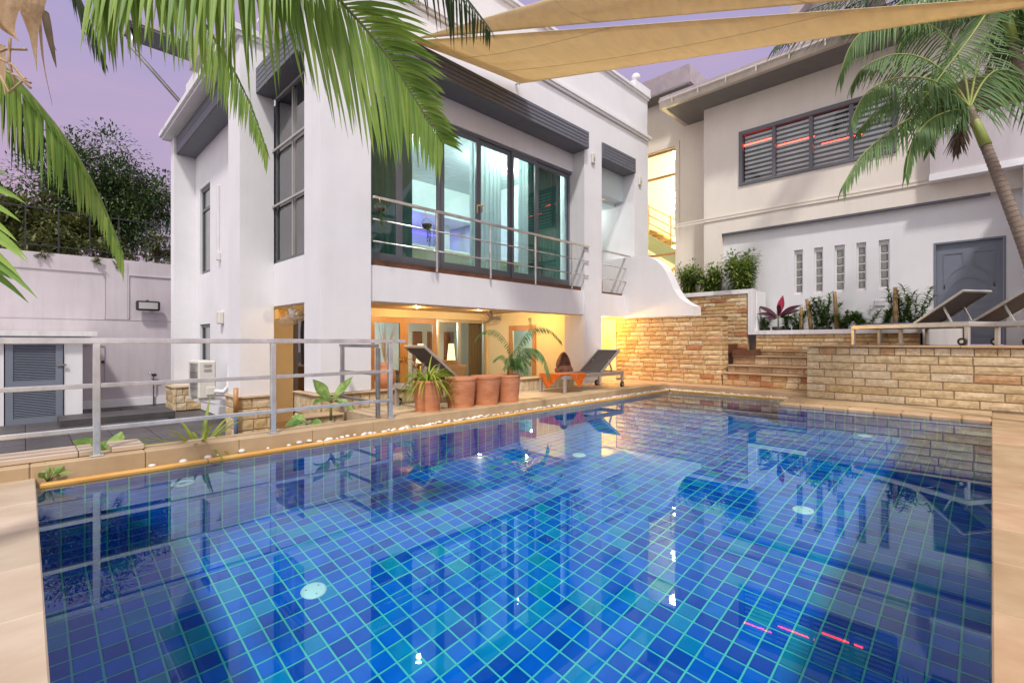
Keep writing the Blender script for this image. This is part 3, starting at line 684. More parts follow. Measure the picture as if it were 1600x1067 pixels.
# upper facade above the openings and slabs
wall(3.981,9.809,YF,YF+.3,6.362,ZC); wall(10.561,12.169,YF,YF+.3,6.362,ZC)
wall(3.981,9.809,7.56,7.82,5.48,6.361); wall(10.561,12.169,7.56,7.8,5.2,6.361,mt=M['slatceil'])
wall(4.06,9.809,YF+.03,7.66,1.85,2.44,name='balcony_slab'); wall(3.981,4.06,YF+.06,7.66,1.85,2.44,name='balcony_slab')
wall(10.561,11.69,YF+.03,9.0,1.85,2.44,name='balcony_slab'); wall(11.69,12.169,YF+.031,9.0,1.85,2.44,name='balcony_slab')
wall(4.0,9.80,YF+.10,7.6,2.442,2.545,mt=M['brownfloor'],name='balcony_edge'); wall(10.57,12.16,YF+.1,8.9,2.442,2.5,mt=M['brownfloor'],name='balcony_edge')
# moulding and parapet of the facade
def mould(y,z,x0,x1,nm='moulding'):
    m=MB(); m.box(x0,x1,y-.05,y+.2,z-.13,z-.07); m.box(x0-.0,x1+.02,y-.09,y+.2,z-.069,z); build(m,nm,W_,h)
mould(YF,7.20,3.06,12.99)
wall(3.15,12.95,YF+.02,YF+.25,7.201,8.27,name='parapet')
mould(YF+.02,8.40,3.1,12.97)
wall(3.15,12.95,YF+.27,8.3,ZC+.002,7.19,name='roof_slab')
wall(12.70,12.95,YF+.27,16,7.191,8.27,name='parapet')
# left side moulding (runs along y at x ~2.7)
m=MB(); m.box(2.66,3.4,10.47,16.3,6.752,6.82); m.box(2.60,3.4,10.47,16.36,6.821,6.93); m.box(2.70,3.4,9.70,10.469,6.752,6.82); m.box(2.62,3.4,9.66,10.469,6.821,6.93)
m.box(3.02,3.149,7.15,9.655,7.071,7.13); m.box(3.06,3.149,7.15,9.65,7.131,7.2); build(m,'moulding',W_,h)
wall(3.10,3.6,7.85,9.69,ZC,7.4); wall(3.2,3.6,9.70,16.2,6.93,7.15,name='parapet')
wall(3.151,3.5,7.5,9.7,7.4,8.27,name='parapet')
# roof piece with gutter over the left wing
rf=boxpart('roof',M['roof'],h,1.75,5.2,14.7,15.6,8.90,8.98); boxpart('soffit',M['slate'],h,1.8,5.2,14.72,15.58,8.84,8.898)
m=MB(); m.box(2.95,3.45,13.6,14.55,8.1,8.75); build(m,'gutter_box',M['roof'],h); m=MB(); m.box(3.0,3.35,13.55,13.597,8.15,8.5); build(m,'vent',M['slate'],h)
m=MB(); m.tube([(1.85,15.0,8.83),(1.85,15.0,8.4),(2.85,15.0,7.4),(2.95,15.0,7.2),(2.95,15.0,6.95)],.05,8); build(m,'downpipe',M['steeldark'],h)
boxpart('upper_wall',W_,h,3.36,6.0,14.0,17,7.16,8.79)
# roof of the main block behind the parapet
m=MB(); m.quad((3.3,7.5,8.3),(12.8,7.5,8.3),(12.8,11.5,10.3),(3.3,11.5,10.3)); build(m,'roof',M['roof'],h)
m=MB()
m.box(12.2,13.05,7.18,7.45,8.41,8.62); build(m,'parapet_block',W_,h)
m=MB(); m.ball(Vector((12.35,7.25,8.74)),.125,14,10); build(m,'ball_finial',W_,h)
# floors / rooms: side and back walls
wall(XL+.26,10.3,8.0,8.02,2.1,2.43,name='room_floor') if False else None
wall(3.65,12.9,7.67,13.0,2.1,2.44,mt=M['deck'],name='room_floor')
cl=boxpart('room_ceiling',M['slatceil'],h,3.65,9.81,7.83,13.0,5.62,5.72)
for k in range(34): boxpart('ceiling_slat',M['slatceil'],cl,3.66,9.80,7.84+k*.15,7.84+k*.15+.135,5.603,5.619)
wall(3.65,12.9,13.0,13.2,2.1,6.0,mt=M['inwall'],name='room_wall')
wall(3.602,3.65,7.83,13.0,2.44,6.0,mt=M['inwall'],name='room_wall'); wall(9.815,9.9,7.84,13.0,2.44,6.0,mt=M['inwall'],name='room_wall')
wall(5.2,9.8,11.2,11.35,4.75,5.6,mt=M['inwall'],name='bulkhead')
boxpart('ceiling_panel',M['inwall'],h,4.6,9.6,11.36,12.98,4.75,4.82)
boxpart('pillar',M['inwall'],h,9.0,9.25,11.9,12.1,2.45,4.74)
# ground floor: patio recess
YD=11.5; XD=10.5
wall(3.62,XD,YD,YD+.2,1.84,2.3,mt=M['cream'],name='patio_wall'); wall(10.42,XD,YD+.001,YD+.2,FLOOR,1.84,mt=M['cream'],name='patio_wall'); wall(3.62,4.38,YD+.001,YD+.2,FLOOR,1.84,mt=M['cream'],name='patio_wall')
wall(XD,XD+.2,9.43+1.11,11.7,FLOOR,2.3,mt=M['cream'],name='patio_wall'); wall(XD,XD+.2,7.832,9.43,FLOOR,2.3,mt=M['cream'],name='patio_wall'); wall(XD+.001,XD+.2,9.43,10.54,1.66,2.3,mt=M['cream'],name='patio_wall')
wall(XL,XL+.25,10.462,11.7,FLOOR,2.3,mt=M['cream'],name='patio_wall') if False else None
pc=boxpart('patio_ceiling',M['wood'],h,3.6,XD,7.67,YD,2.075,2.10)
for k in range(14): boxpart('ceiling_board',M['wood'],pc,3.62,XD-.02,7.69+k*.27,7.69+k*.27+.26,2.052,2.074)
wall(10.701,XW+.6,7.84,9.0,2.0,2.3,mt=M['cream'],name='soffit') if False else None
wall(XW,XW+.2,7.502,10,FLOOR,1.848,mt=M['cream'],name='patio_wall')
wall(10.7,11.7,9.0,9.2,FLOOR,1.849,mt=M['cream'],name='patio_wall')
wall(11.71,12.16,7.06,7.2,1.83,2.41) if False else None
# stone plinths
def plinth(nm,lab,b,mt,row,lens,faces,seed):
    t=thing(nm,lab,'plinth',((b[0]+b[1])/2,(b[2]+b[3])/2,b[4]))
    boxpart('core',M['mortar'],t,b[0]+.04,b[1]-.002,b[2]+.04,b[3],b[4],b[5]-.03)
    boxpart('capping',M['curb'],t,b[0]-.01,b[1],b[2]-.01,b[3],b[5]-.028,b[5],c=.006)
    if 'y' in faces: bricks(t,(b[0],b[2]+.035,0),(1,0,0),(0,-1,0),b[1]-b[0],b[4],b[5]-.03,row,lens,mt,seed=seed)
    if 'x' in faces: bricks(t,(b[0]+.035,b[3],0),(0,-1,0),(-1,0,0),b[3]-b[2],b[4],b[5]-.03,row,lens,mt,seed=seed+1)
plinth('plinth','brown stone plinth under the nearest white column, running along the deck',(3.05,9.3,7.10,7.195,-.05,.385),M['brick_pale'],.36,(.13,.2),'y',41)
plinth('plinth','short stone base at the left side of the nearest white column',(3.04,3.149,7.2,8.0,-.6,.386),M['brick_pale'],.36,(.13,.2),'x',43)
plinth('plinth','tall stone base of the middle pillar behind the handrail',(2.70,3.349,9.68,10.5,FLOOR,.165),M['brick_pale'],.2,(.22,.4),'xy',45)
plinth('plinth','stone base of the rear pillar beside the air conditioner',(2.72,3.349,15.2,16.25,FLOOR,-.02),M['brick_pale'],.2,(.25,.42),'xy',47)
plinth('plinth','low stone block by the dumb cane plant',(2.75,3.30,6.75,7.09,-.6,.13),M['brick_pale'],.2,(.2,.3),'xy',49)
# scroll wall
prof=[onx(px,py,XW) for px,py in ((991,401),(1003,399),(1014,401),(1024,406),(1033,414),(1040,424),(1046,437),(1052,451),(1060,463),(1069,471),(1084,478.5))]
poly=[(p.y,p.z) for p in prof]; poly=[(7.95,poly[0][1])]+poly+[(poly[-1][0],1.825),(7.95,1.825)]
m=MB().prism(poly,'x',XW+.0,XW+.42); o=build(m,'scroll_wall',M['stucco']); tag(o,'white curved scroll wall sweeping down from the balcony onto the stone wall','wall')
# ------------------------------------------------------------------ glazing of the balcony
def sliding(nm,y,xs,z0,z1,mt,mg,parent,fw_=.06,dep=.07):
    f=MB(); f.box(xs[0]-.03,xs[-1]+.03,y,y+dep+.03,z1,z1+.05); f.box(xs[0]-.03,xs[-1]+.03,y,y+dep+.03,z0-.05,z0)
    fr=build(f,nm,mt,parent)
    for k,(a,b) in enumerate(zip(xs,xs[1:])):
        q=MB(); yy=y+.01+(k%2)*.03; e=fw_
        q.box(a+.001,a+e,yy,yy+.04,z0,z1); q.box(b-e,b-.001,yy,yy+.04,z0,z1); q.box(a+e,b-e,yy+.0005,yy+.0395,z1-e*1.3,z1-.001); q.box(a+e,b-e,yy+.0005,yy+.0395,z0+.001,z0+e*1.8)
        build(q,'sash',mt,fr); g_=MB().box(a+e,b-e,yy+.016,yy+.022,z0+e*1.8,z1-e*1.3); build(g_,'pane',mg,fr)
    return fr
xs=[ony(px,400,7.6).x for px in (580,625,690,749,800,840,882)]; xs[0]=4.0; xs[-1]=9.78
fr=sliding('balcony_door',7.60,xs,2.60,5.42,M['frame'],M['glass'],h,.075)
m=MB()
for px in (746,753):
    p=ony(px,333,7.575); m.bar(p,p+Vector((0,0,.16)),.02,.02); m.bar(p+Vector((0,0,.16)),p+Vector((.07,-.03,.16)),.018,.018)
build(m,'door_handle',M['brass'],fr)
# tall tinted window
f=MB(); x=XL+.03
f.box(x,x+.06,7.83,7.88,2.665,5.795); f.box(x,x+.06,9.69,9.745,2.665,5.795); f.box(x+.001,x+.059,7.88,9.69,2.665,2.72); f.box(x+.001,x+.059,7.88,9.69,5.74,5.795)
fr=build(f,'tall_window_frame',M['frame'],h)
m=MB(); ym_=onx(458,300,x).y; m.box(x-.015,x+.05,ym_-.02,ym_+.02,2.721,5.739); build(m,'mullion',M['alu'],fr)
for z in (3.74,4.80): build(MB().box(x-.06,x-.017,7.84,9.80,z-.02,z+.02),'glazing_bar',M['alu'],fr)
build(MB().box(x+.025,x+.03,7.881,9.689,2.721,5.739),'pane',M['tint'],fr)
# patio doors: two pine framed leaves, then aluminium sliders
px1=[ony(px,560,YD).x for px in (458,579,632,683)]
def leaf(x0,x1,y,z0,z1,mt,mg,e=.13,nm='patio_door'):
    q=MB(); q.box(x0+.002,x0+e,y,y+.06,z0,z1); q.box(x1-e,x1-.002,y,y+.06,z0,z1); q.box(x0+e,x1-e,y+.001,y+.059,z1-e*1.1,z1); q.box(x0+e,x1-e,y+.001,y+.059,z0,z0+.3)
    o=build(q,nm,mt,h); build(MB().box(x0+e,x1-e,y+.025,y+.03,z0+.3,z1-e*1.1),'pane',mg,o); return o
leaf(4.40,px1[1]-.0,YD+.02,FLOOR,1.84,M['frame'],M['tint'],.1)
a=leaf(px1[1],px1[2],YD+.02,FLOOR,1.83,M['doorwood'],M['clear']); b=leaf(px1[2],px1[3],YD+.02,FLOOR,1.83,M['doorwood'],M['clear'])
m=MB(); xh=px1[2]
for s_ in (-1,1): m.bar((xh+s_*.06,YD-.03,.62),(xh+s_*.06,YD-.03,.74),.03,.03); m.bar((xh+s_*.06,YD-.04,.69),(xh+s_*.22,YD-.05,.69),.03,.03)
build(m,'door_handle',M['brass'],a)
xq=[ony(px,560,YD).x for px in (684,719,760)]
leaf(xq[0],xq[1],YD+.02,FLOOR,1.83,M['alu'],M['clear'],.07); leaf(xq[1],10.41,YD+.06,FLOOR,1.83,M['alu'],M['clear'],.07)
# pine door on the end wall of the patio
q=MB(); q.box(XD-.03,XD+.03,9.43,9.57,FLOOR,1.66); q.box(XD-.03,XD+.03,10.40,10.54,FLOOR,1.66); q.box(XD-.029,XD+.029,9.57,10.40,1.50,1.66); q.box(XD-.029,XD+.029,9.57,10.40,FLOOR,-.4)
o=build(q,'patio_door',M['doorwood'],h); build(MB().box(XD,XD+.006,9.57,10.40,-.4,1.50),'pane',M['clear'],o); build(MB().box(XD-.06,XD-.03,9.6,9.63,.45,.6),'door_handle',M['brass'],o)
boxpart('room_wall',M['inwall'],h,XD+.9,XD+1.0,8.9+.32,11.7,FLOOR,2.2)
# room behind the patio doors
boxpart('room_wall',M['inwall'],h,3.6,13.2,15.2,15.4,FLOOR,2.2); boxpart('room_floor',M['deck'],h,3.6,13.2,YD+.2,15.2,FLOOR-.1,FLOOR+.004); boxpart('room_ceiling',M['inwall'],h,3.6,13.2,YD+.201,15.4,2.0,2.09)
boxpart('room_wall',M['inwall'],h,3.601,3.7,YD+.201,15.199,FLOOR+.005,2.0); boxpart('room_wall',M['inwall'],h,13.0,13.2,YD+.201,15.199,FLOOR+.005,2.0)
for k,(a,b) in enumerate([(ony(i,560,15.12).x,ony(j,560,15.12).x) for i,j in ((646,660),(669,675),(695,710))]):
    o=boxpart('picture',M['art'],None,a,b,15.12,15.195,-.1,1.55,c=.01); tag(o,['tall dark red picture seen through the right pine door','narrow dark red picture at the edge of the right pine door','tall dark red picture seen through the aluminium sliding door'][k],'picture','red pictures in the ground-floor room')
# balconies: railings
def balrail(lab,x0,x1,posts,y,zb):
    t=thing('balcony_railing',lab,'railing',((x0+x1)/2,y,zb),'steel railings on the upper floor')
    for k,z in enumerate((1.08,.72,.36)):
        m=MB()
        if k==0: m.cbox(x0,x1,y-.025,y+.025,zb+z-.025,zb+z+.025,c=.006)
        else: m.tube([(x0,y,zb+z),(x1,y,zb+z)],.014,8)
        build(m,'rail',M['steel'],t)
    for p in posts: build(MB().cbox(p-.02,p+.02,y-.019,y+.019,zb-.02,zb+1.053,c=.005),'post',M['steel'],t)
balrail('long steel railing across the wide glazed balcony',4.0,9.95,[ony(px,400,YF-.02).x for px in (682,766,836,893)],YF-.03,2.46)
balrail('short steel railing on the narrow balcony between the two right columns',10.57,12.05,[12.0],YF-.02,2.46)
# inside of the narrow balcony
boxpart('balcony_wall',M['cream'],h,10.57,12.9,9.5,9.6,2.45,5.2); o=boxpart('balcony_door_frame',M['frame'],h,10.9,11.6,9.43,9.498,2.45,4.6); build(MB().box(10.98,11.52,9.42,9.429,2.55,4.5),'pane',M['clear'],o)
boxpart('balcony_ceiling',M['slatceil'],h,10.565,12.9,7.81,9.5,5.1,5.19); boxpart('balcony_side',W_,h,12.171,12.3,7.961,9.5,2.45,5.1)

# ------------------------------------------------------------------ lamps inside the house
def pointlamp(loc,e,col,rad=.04,nm='lamp_light',spot=None,parent=None):
    l=bpy.data.lights.new(nm,'SPOT' if spot else 'POINT'); l.energy=e; l.color=col; l.shadow_soft_size=rad
    if spot: l.spot_size=R(spot); l.spot_blend=.8
    o=bpy.data.objects.new(nm,l); C.objects.link(o); o.location=loc
    if parent: o.parent=parent; o.matrix_parent_inverse=Matrix.Translation(-Vector(parent.location))
    return o
def downlight(x,y,z,lab,grp,mt,e,col,r=.055,spot=None):
    t=thing('downlight',lab,'ceiling light',(x,y,z),grp)
    build(MB().lathe([(r+.025,0),(r+.022,-.012),(r,-.014),(r-.004,-.004)],(x,y,z),18),'trim_ring',M['plastic'],t)
    build(MB().lathe([(r-.003,-.006),(.0005,-.006)],(x,y,z),18),'lens',mt,t)
    pointlamp((x,y,z-.13),e,col,.05,spot=spot,parent=t)
ZP=2.05
downlight(7.05,10.4,ZP,'amber downlight in the patio ceiling above the pine doors','patio downlights',M['warmlamp'],48,(1,.62,.25))
downlight(8.9,10.1,ZP,'white downlight in the patio ceiling to the left of the small fan','patio downlights',M['coollamp'],30,(1,.86,.66))
downlight(9.5,8.9,ZP,'amber downlight in the patio ceiling near the end wall door','patio downlights',M['warmlamp'],70,(1,.58,.15))
downlight(11.1,7.75,1.847,'amber downlight under the narrow balcony beside the golden wall','patio downlights',M['warmlamp'],90,(1,.55,.10))
downlight(4.4,9.0,ZP,'amber downlight in the patio ceiling behind the nearest column','patio downlights',M['warmlamp'],25,(1,.7,.35))
ZR=5.60
for k,(px,py) in enumerate(((654,207),(760,243),(812,266))):
    p=at(px,py,F*(ZR-H_EYE)/(533.5-py)); downlight(p.x,min(p.y,12.7),ZR,['cool white downlight behind the palm leaf tips in the balcony room','cool white downlight over the pale curtains in the balcony room','small cool downlight at the right end of the balcony room'][k],'cool downlights in the balcony room',M['coollamp'],85,(.88,1,.97),.07)
downlight(11.5,8.7,5.098,'cool downlight in the ceiling of the narrow balcony','cool downlights in the balcony room',M['coollamp'],26,(.9,1,.98),.05)
t=thing('strip_light','violet strip light along the back wall of the balcony room','strip light',(7.6,12.9,3.7))
build(MB().box(5.6,9.5,12.9,12.95,4.6,4.66),'tube',M['violet'],t)
pointlamp((7.2,12.1,4.4),80,(.25,.18,1),.3,parent=t)
downlight(6.6,12.0,4.745,'bright downlight low in the balcony room beside the left sash','cool downlights in the balcony room',M['coollamp'],8,(.85,.9,1),.06)
t=thing('room_lamp','pale ceiling lamp in the ground-floor room','ceiling light',(7.5,13.6,1.98)); build(MB().box(7.2,7.8,13.4,13.8,1.96,1.995),'diffuser',emat('room_diffuser',(.85,.97,1),6),t); pointlamp((7.5,13.5,1.7),85,(.85,.97,1),.2,parent=t); 
t=thing('side_room_lamp','pale lamp in the room behind the end wall door','ceiling light',(XD+.5,10.0,1.9)); build(MB().lathe([(.08,0),(.06,-.05),(.0005,-.06)],(XD+.5,10,1.95),14),'globe',emat('side_diffuser',(.75,1,.97),5),t); pointlamp((XD+.5,10,1.6),14,(.75,1,.97),.1,parent=t)
boxpart('room_ceiling',M['inwall'],h,XD+.2,XD+.9,9.21,11.7,1.96,2.0)

# curtains, sofa and other things inside
def curtain(x0,x1,y,z0,z1,mt,lab,amp=.03,per=.12):
    m=MB(); n=max(8,int((x1-x0)/.02)); k0=len(m.v)
    for i in range(n+1):
        x=x0+(x1-x0)*i/n; yy=y+amp*math.sin(2*PI*(x-x0)/per+.8*math.sin(x*9)); m.v+=[(x,yy,z0),(x,yy,z1)]
    for i in range(n): m.f.append((k0+2*i,k0+2*i+2,k0+2*i+3,k0+2*i+1)); m.sm.append(True)
    o=build(m,'curtain',mt); tag(o,lab,'curtain','curtains in the house windows'); return o
curtain(4.05,4.75,7.95,2.46,5.55,M['curtain'],'dark green curtain at the left end of the balcony glazing')
curtain(xs[3]+.1,xs[4]+.1,8.05,2.46,5.55,M['curtainw'],'pale gathered curtain behind the middle balcony sash')
curtain(xs[4]+.55,xs[5]+.02,7.95,2.46,5.55,M['curtainw'],'narrow pale curtain beside the second sash from the right')
curtain(xs[5]+.05,xs[6]-.05,7.93,2.46,5.55,M['curtain'],'green curtain in the rightmost balcony sash')
curtain(ony(734,560,YD+.4).x,10.6,YD+.45,FLOOR+.01,1.9,M['curtainb'],'brown curtain at the right of the patio sliding door')
curtain(4.4,5.1,YD+.4,FLOOR+.01,1.9,M['curtain'],'green striped curtain in the dark door left of the nearest column')
o=boxpart('tall_panel',M['tealdark'],None,4.8,5.4,8.15,8.2,2.46,5.5); tag(o,'dark teal panel standing inside the left balcony sash','panel')
# curved sofa back
t=thing('sofa','long cream sofa with a rolled back behind the balcony glass','sofa',(6.8,8.9,2.44))
m=MB(); pts=[(5.2+i*.42,8.75+.0*i,3.18-.06*math.sin(i/9*PI)) for i in range(10)]; 
m.box(5.2,9.0,8.68,8.84,2.46,3.14); build(m,'backrest',M['sofa'],t); m=MB(); m.tube([(p[0],p[1],3.17) for p in pts],.09,10); build(m,'rolled_cushion',M['sofa'],t); build(MB().cbox(5.2,9.0,8.85,9.6,2.5,2.85,c=.05),'seat',M['sofa'],t)
# ------------------------------------------------------------------ neighbouring house on the right
XN=13.5
nh=thing('neighbour_house','beige two-storey house on the right with a shuttered window and grey door','house',(XN,2,1.1))
Bg=M['stucco_beige']
def nw(*b,mt=None,name='wall'): return boxpart(name,mt or Bg,nh,*b)
WIN=(onx(1402,240,XN).y,onx(1155,292,XN).y,5.34,6.78)
YR=-1.2; YLc=5.77
nw(XN,XN+.25,YR,WIN[0],5.28,7.72); nw(XN,XN+.25,WIN[1],YLc,4.62,7.72); nw(XN,XN+.25,WIN[0],WIN[1],WIN[3],7.72); nw(XN,XN+.25,WIN[0],WIN[1],4.62,WIN[2]); nw(XN,XN+.25,YR,WIN[0],4.62,5.279)
nw(XN,XN+.25,5.28,YLc,.9,4.62); nw(XN,XN+.25,YR-1.5,5.279,4.14,4.62)
m=MB(); m.box(XN-.03,XN-.001,-.6,6.8,4.52,4.56); m.box(XN-.02,XN-.001,-.6,6.8,4.60,4.63); build(m,'string_course',Bg,nh)
m=MB(); m.box(XN+.01,XN+.12,.02,5.27,4.10,4.138); o=build(m,'drip_groove',M['slate'],nh)
# recessed lower wall with slits and door
XR=XN+.14
slits=[(onx(a,430,XR).y,onx(b,430,XR).y) for a,b in ((1241,1254.5),(1272,1286),(1304,1320),(1338,1353.5),(1373,1390))]
SZ=(2.36,3.47)
DY=(onx(1572,400,XR).y,onx(1459,400,XR).y); DZ=3.27
ycur=5.279
def lowwall(y1,y0,z0,z1): nw(XR,XR+.2,y0,y1,z0,z1,mt=M['stucco'])
for (ya,yb) in slits:
    lowwall(ycur,ya,.9,4.139); lowwall(ya,yb,.9,SZ[0]); lowwall(ya,yb,SZ[1],4.139); ycur=yb
lowwall(ycur,DY[1],.9,4.139); lowwall(DY[1],DY[0],DZ,4.139); lowwall(DY[0],-2.5,.9,4.139)
for k,(ya,yb) in enumerate(slits):
    f=MB(); x=XR+.06; f.box(x,x+.05,ya-.035,ya-.001,SZ[0]+.001,SZ[1]-.001); f.box(x,x+.05,yb+.001,yb+.035,SZ[0]+.001,SZ[1]-.001); f.box(x,x+.05,yb+.035,ya-.035,SZ[1]-.09,SZ[1]-.001); f.box(x,x+.05,yb+.035,ya-.035,SZ[0]+.001,SZ[0]+.05)
    fr=build(f,'slit_window',M['white'],nh); n_=5; z0=SZ[0]+.05; hh=(SZ[1]-.09-z0)/n_
    for q in range(n_): build(MB().cbox(x+.01,x+.05,yb+.038,ya-.038,z0+q*hh+.012,z0+(q+1)*hh-.012,c=.012),'glass_block',M['blockglass'],fr)
# double door with arch panels
dr=boxpart('entrance_door',M['doorgrey'],nh,XR+.05,XR+.09,DY[0]+.04,DY[1]-.04,1.12,DZ-.04)
m=MB(); m.box(XR-.01,XR+.10,DY[0],DY[0]+.038,1.11,DZ); m.box(XR-.01,XR+.10,DY[1]-.038,DY[1],1.11,DZ); m.box(XR-.01,XR+.10,DY[0]+.038,DY[1]-.038,DZ-.038,DZ); build(m,'door_frame',M['doorgrey'],dr)
def beadloop(pts):
    m=MB(); x=XR+.048
    for a,b in zip(pts,pts[1:]+pts[:1]): m.bar((x,a[0],a[1]),(x,b[0],b[1]),.022,.018,(1,0,0))
    build(m,'panel_moulding',M['doorgrey'],dr)
yc=(DY[0]+DY[1])/2; wd=(DY[1]-DY[0])/2-.16
for s_ in (-1,1):
    arc=[(yc+s_*(wd*math.cos(a)),2.1+.52*math.sin(a)+.12) for a in [R(8+k*9) for k in range(9)]]
    beadloop([(yc+s_*wd,3.02),(yc+s_*.09,3.02)]+[p for p in arc[::-1]])
beadloop([(yc+wd*.95*math.cos(a),2.0+.5*math.sin(a)) for a in [R(k*12) for k in range(16)]])
beadloop([(yc-wd,1.3),(yc-.08,1.3),(yc-.08,1.85),(yc-wd,1.85)]); beadloop([(yc+wd,1.3),(yc+.08,1.3),(yc+.08,1.85),(yc+wd,1.85)])
# shuttered window
f=MB(); x=XN+.02; y0,y1,z0,z1=WIN
f.box(x-.06,x+.08,y0+.001,y0+.09,z0,z1); f.box(x-.06,x+.08,y1-.09,y1-.001,z0,z1); f.box(x-.059,x+.079,y0+.09,y1-.09,z1-.10,z1-.001); f.box(x-.059,x+.079,y0+.09,y1-.09,z0+.001,z0+.07)
fr=build(f,'shutter_window',M['frame'],nh)
ym2=[onx(px,250,XN).y for px in (1209,1267,1330)]
for v in ym2: build(MB().box(x-.03,x+.06,v-.04,v+.04,z0+.071,z1-.101),'mullion',M['frame'],fr)
cells_=[y0+.09]+[v for v in sorted(ym2)]+[y1-.09]
for a,b in zip(cells_,cells_[1:]):
    for q in range(11):
        zz=z0+.12+q*(z1-z0-.2)/10.6
        m=MB(); m.bar((x+.085,a+.02,zz),(x+.085,b-.02,zz),.055,.010,(2.2,0,1)); build(m,'blind_slat',M['white'],fr)
    build(MB().box(x+.04,x+.045,a+.041,b-.041,z0+.071,z1-.101),'pane',M['clear'],fr)
boxpart('room_wall',M['black'],nh,XN+2.2,XN+2.3,y0-1,y1+1,4.8,7.5); boxpart('room_ceiling',M['black'],nh,XN+.26,XN+2.2,y0-1,y1+1,7.3,7.4)  # black colour stands in for the darkness of the room behind the blinds
for k,yy in enumerate((4.6,3.6,2.6)):
    t=thing('red_lamp',['red lamp glowing behind the left blinds of the neighbour window','red lamp glowing behind the middle blinds of the neighbour window','red lamp glowing behind the right blinds of the neighbour window'][k],'lamp',(XN+.9,yy,6.9-.4*k),'red lamps behind the blinds')
    build(MB().tube([(XN+.55,yy-.42,6.6-.25*k),(XN+.55,yy+.42,6.6-.25*k)],.025,8),'tube',M['redlamp'],t)
# eaves, gutter, roof
m=MB(); m.prism([(12.68,7.70),(XN+.3,7.70),(XN+.3,7.74),(12.68,7.74)],'y',-3.0,6.5); build(m,'soffit',M['soffit'],nh)
boxpart('soffit',M['soffit'],nh,XN+.301,17,5.6,6.5,7.70,7.74)
m=MB(); m.prism([(12.52,7.80),(12.56,7.70),(12.68,7.70),(12.68,7.90),(12.48,7.90),(12.48,7.86)],'y',-3.0,6.62); build(m,'gutter',M['gutter'],nh)
m=MB(); m.prism([(6.5,7.70),(6.62,7.70),(6.66,7.90),(6.5,7.90)],'x',12.68,17); build(m,'gutter',M['gutter'],nh)
for k in range(12):
    y=6.2-k*.72; build(MB().box(12.465,12.479,y,y+.03,7.72,7.915),'gutter_bracket',M['gutter'],nh)
m=MB(); m.prism([(12.50,7.902),(12.50,7.98),(16.5,9.6),(16.5,9.5)],'y',-3,6.6); build(m,'roof',M['roof'],nh)
# dormer above the neighbour roof
m=MB(); m.prism([(2.4,8.6),(3.9,8.6),(3.9,9.55),(3.3,10.15),(2.4,10.15)],'x',14.6,17); build(m,'dormer',M['stucco_old'],nh)
m=MB(); m.prism([(3.95,9.45),(4.15,9.6),(3.3,10.6),(2.0,10.6),(2.0,10.2),(3.2,10.2)],'x',14.3,17); build(m,'dormer_roof',M['roof'],nh)
# set-back stair block with its tall window
XS=14.1
SW=(onx(1056,300,XS).y,onx(1008,300,XS).y,2.3,7.18)
nw(XS,XS+.2,YLc+.001,SW[0],2.0,8.7); nw(XS,XS+.2,SW[0],9.5,SW[3],8.7); nw(XS,XS+.2,SW[1],9.5,2.0,SW[3]); nw(XS,XS+.2,SW[0],SW[1],1.5,SW[2])
m=MB(); m.box(XS-.04,XS-.001,SW[0]-.12,SW[0]-.001,2.3,SW[3]+.13); m.box(XS-.04,XS-.001,SW[0],9,SW[3]+.001,SW[3]+.13); build(m,'window_surround',Bg,nh)
m=MB(); m.prism([(13.6,8.72),(14.6,8.72),(16,9.2),(13.5,9.2)],'y',6.2,9.6); build(m,'stair_roof',M['roof'],nh); boxpart('soffit',M['soffit'],nh,13.55,15,6.25,9.6,8.66,8.718)
f=MB(); 
for z in (3.9,6.35,SW[3]-.06): f.box(XS+.03,XS+.08,SW[0]+.04,SW[1],z-.035,z+.035)
f.box(XS+.03,XS+.08,SW[0],SW[0]+.04,SW[2],SW[3]); fr=build(f,'stair_window',M['doorwood'],nh); build(MB().box(XS+.05,XS+.056,SW[0]+.041,SW[1],SW[2],SW[3]),'pane',M['clear'],fr)
# stair hall
for b in ((16.6,16.7,6.2,10.5,1.5,8.6),(XS+.21,16.6,6.2,6.3,1.5,8.6),(XS+.21,16.6,10.4,10.5,1.5,8.6),(XS+.21,16.6,6.3,10.4,8.5,8.6),(XS+.21,16.6,6.3,10.4,1.5,1.6)): nw(*b,mt=M['stairwall'],name='hall_wall')
t=thing('staircase','oak stairs with a pale stringer and steel railing inside the lit stair window','staircase',(15.2,7.4,2.0))
m=MB(); 
for k in range(9):
    y=8.5-k*.24; z=5.0-k*.155
    build(MB().cbox(15.0,15.9,y-.26,y,z-.035,z,c=.006),'step',M['step'],t)
    build(MB().box(15.03,15.9,y-.024,y,z-.155,z-.036),'riser',M['step'],t)
m.prism([(8.55,5.0),(8.55,4.45),(6.45,3.1),(6.45,3.6)],'x',14.96,14.995); build(m,'stringer',M['greenstr'],t)
for dz in (.95,.65,.38): build(MB().tube([(14.98,8.6,5.02+dz),(14.98,6.4,3.6+dz)],.018,8),'rail',M['step'],t)
for k in range(3): y=8.3-k*.8; build(MB().box(14.965,14.995,y-.02,y+.02,5.0-(8.5-y)*.645,5.97-(8.5-y)*.645),'post',M['step'],t)
m=MB(); m.bar((14.8,6.4,4.1),(14.8,8.7,2.6),.05,.10); build(m,'lower_stringer',M['step'],t)
for q in range(3): build(MB().tube([(14.8,6.4,3.8-q*.27),(14.8,8.7,2.3-q*.27)],.015,8),'rail',M['step'],t)
t=thing('chandelier','spiral chandelier of small glowing globes hanging in the lit stair window','chandelier',(15.3,7.3,8.4))
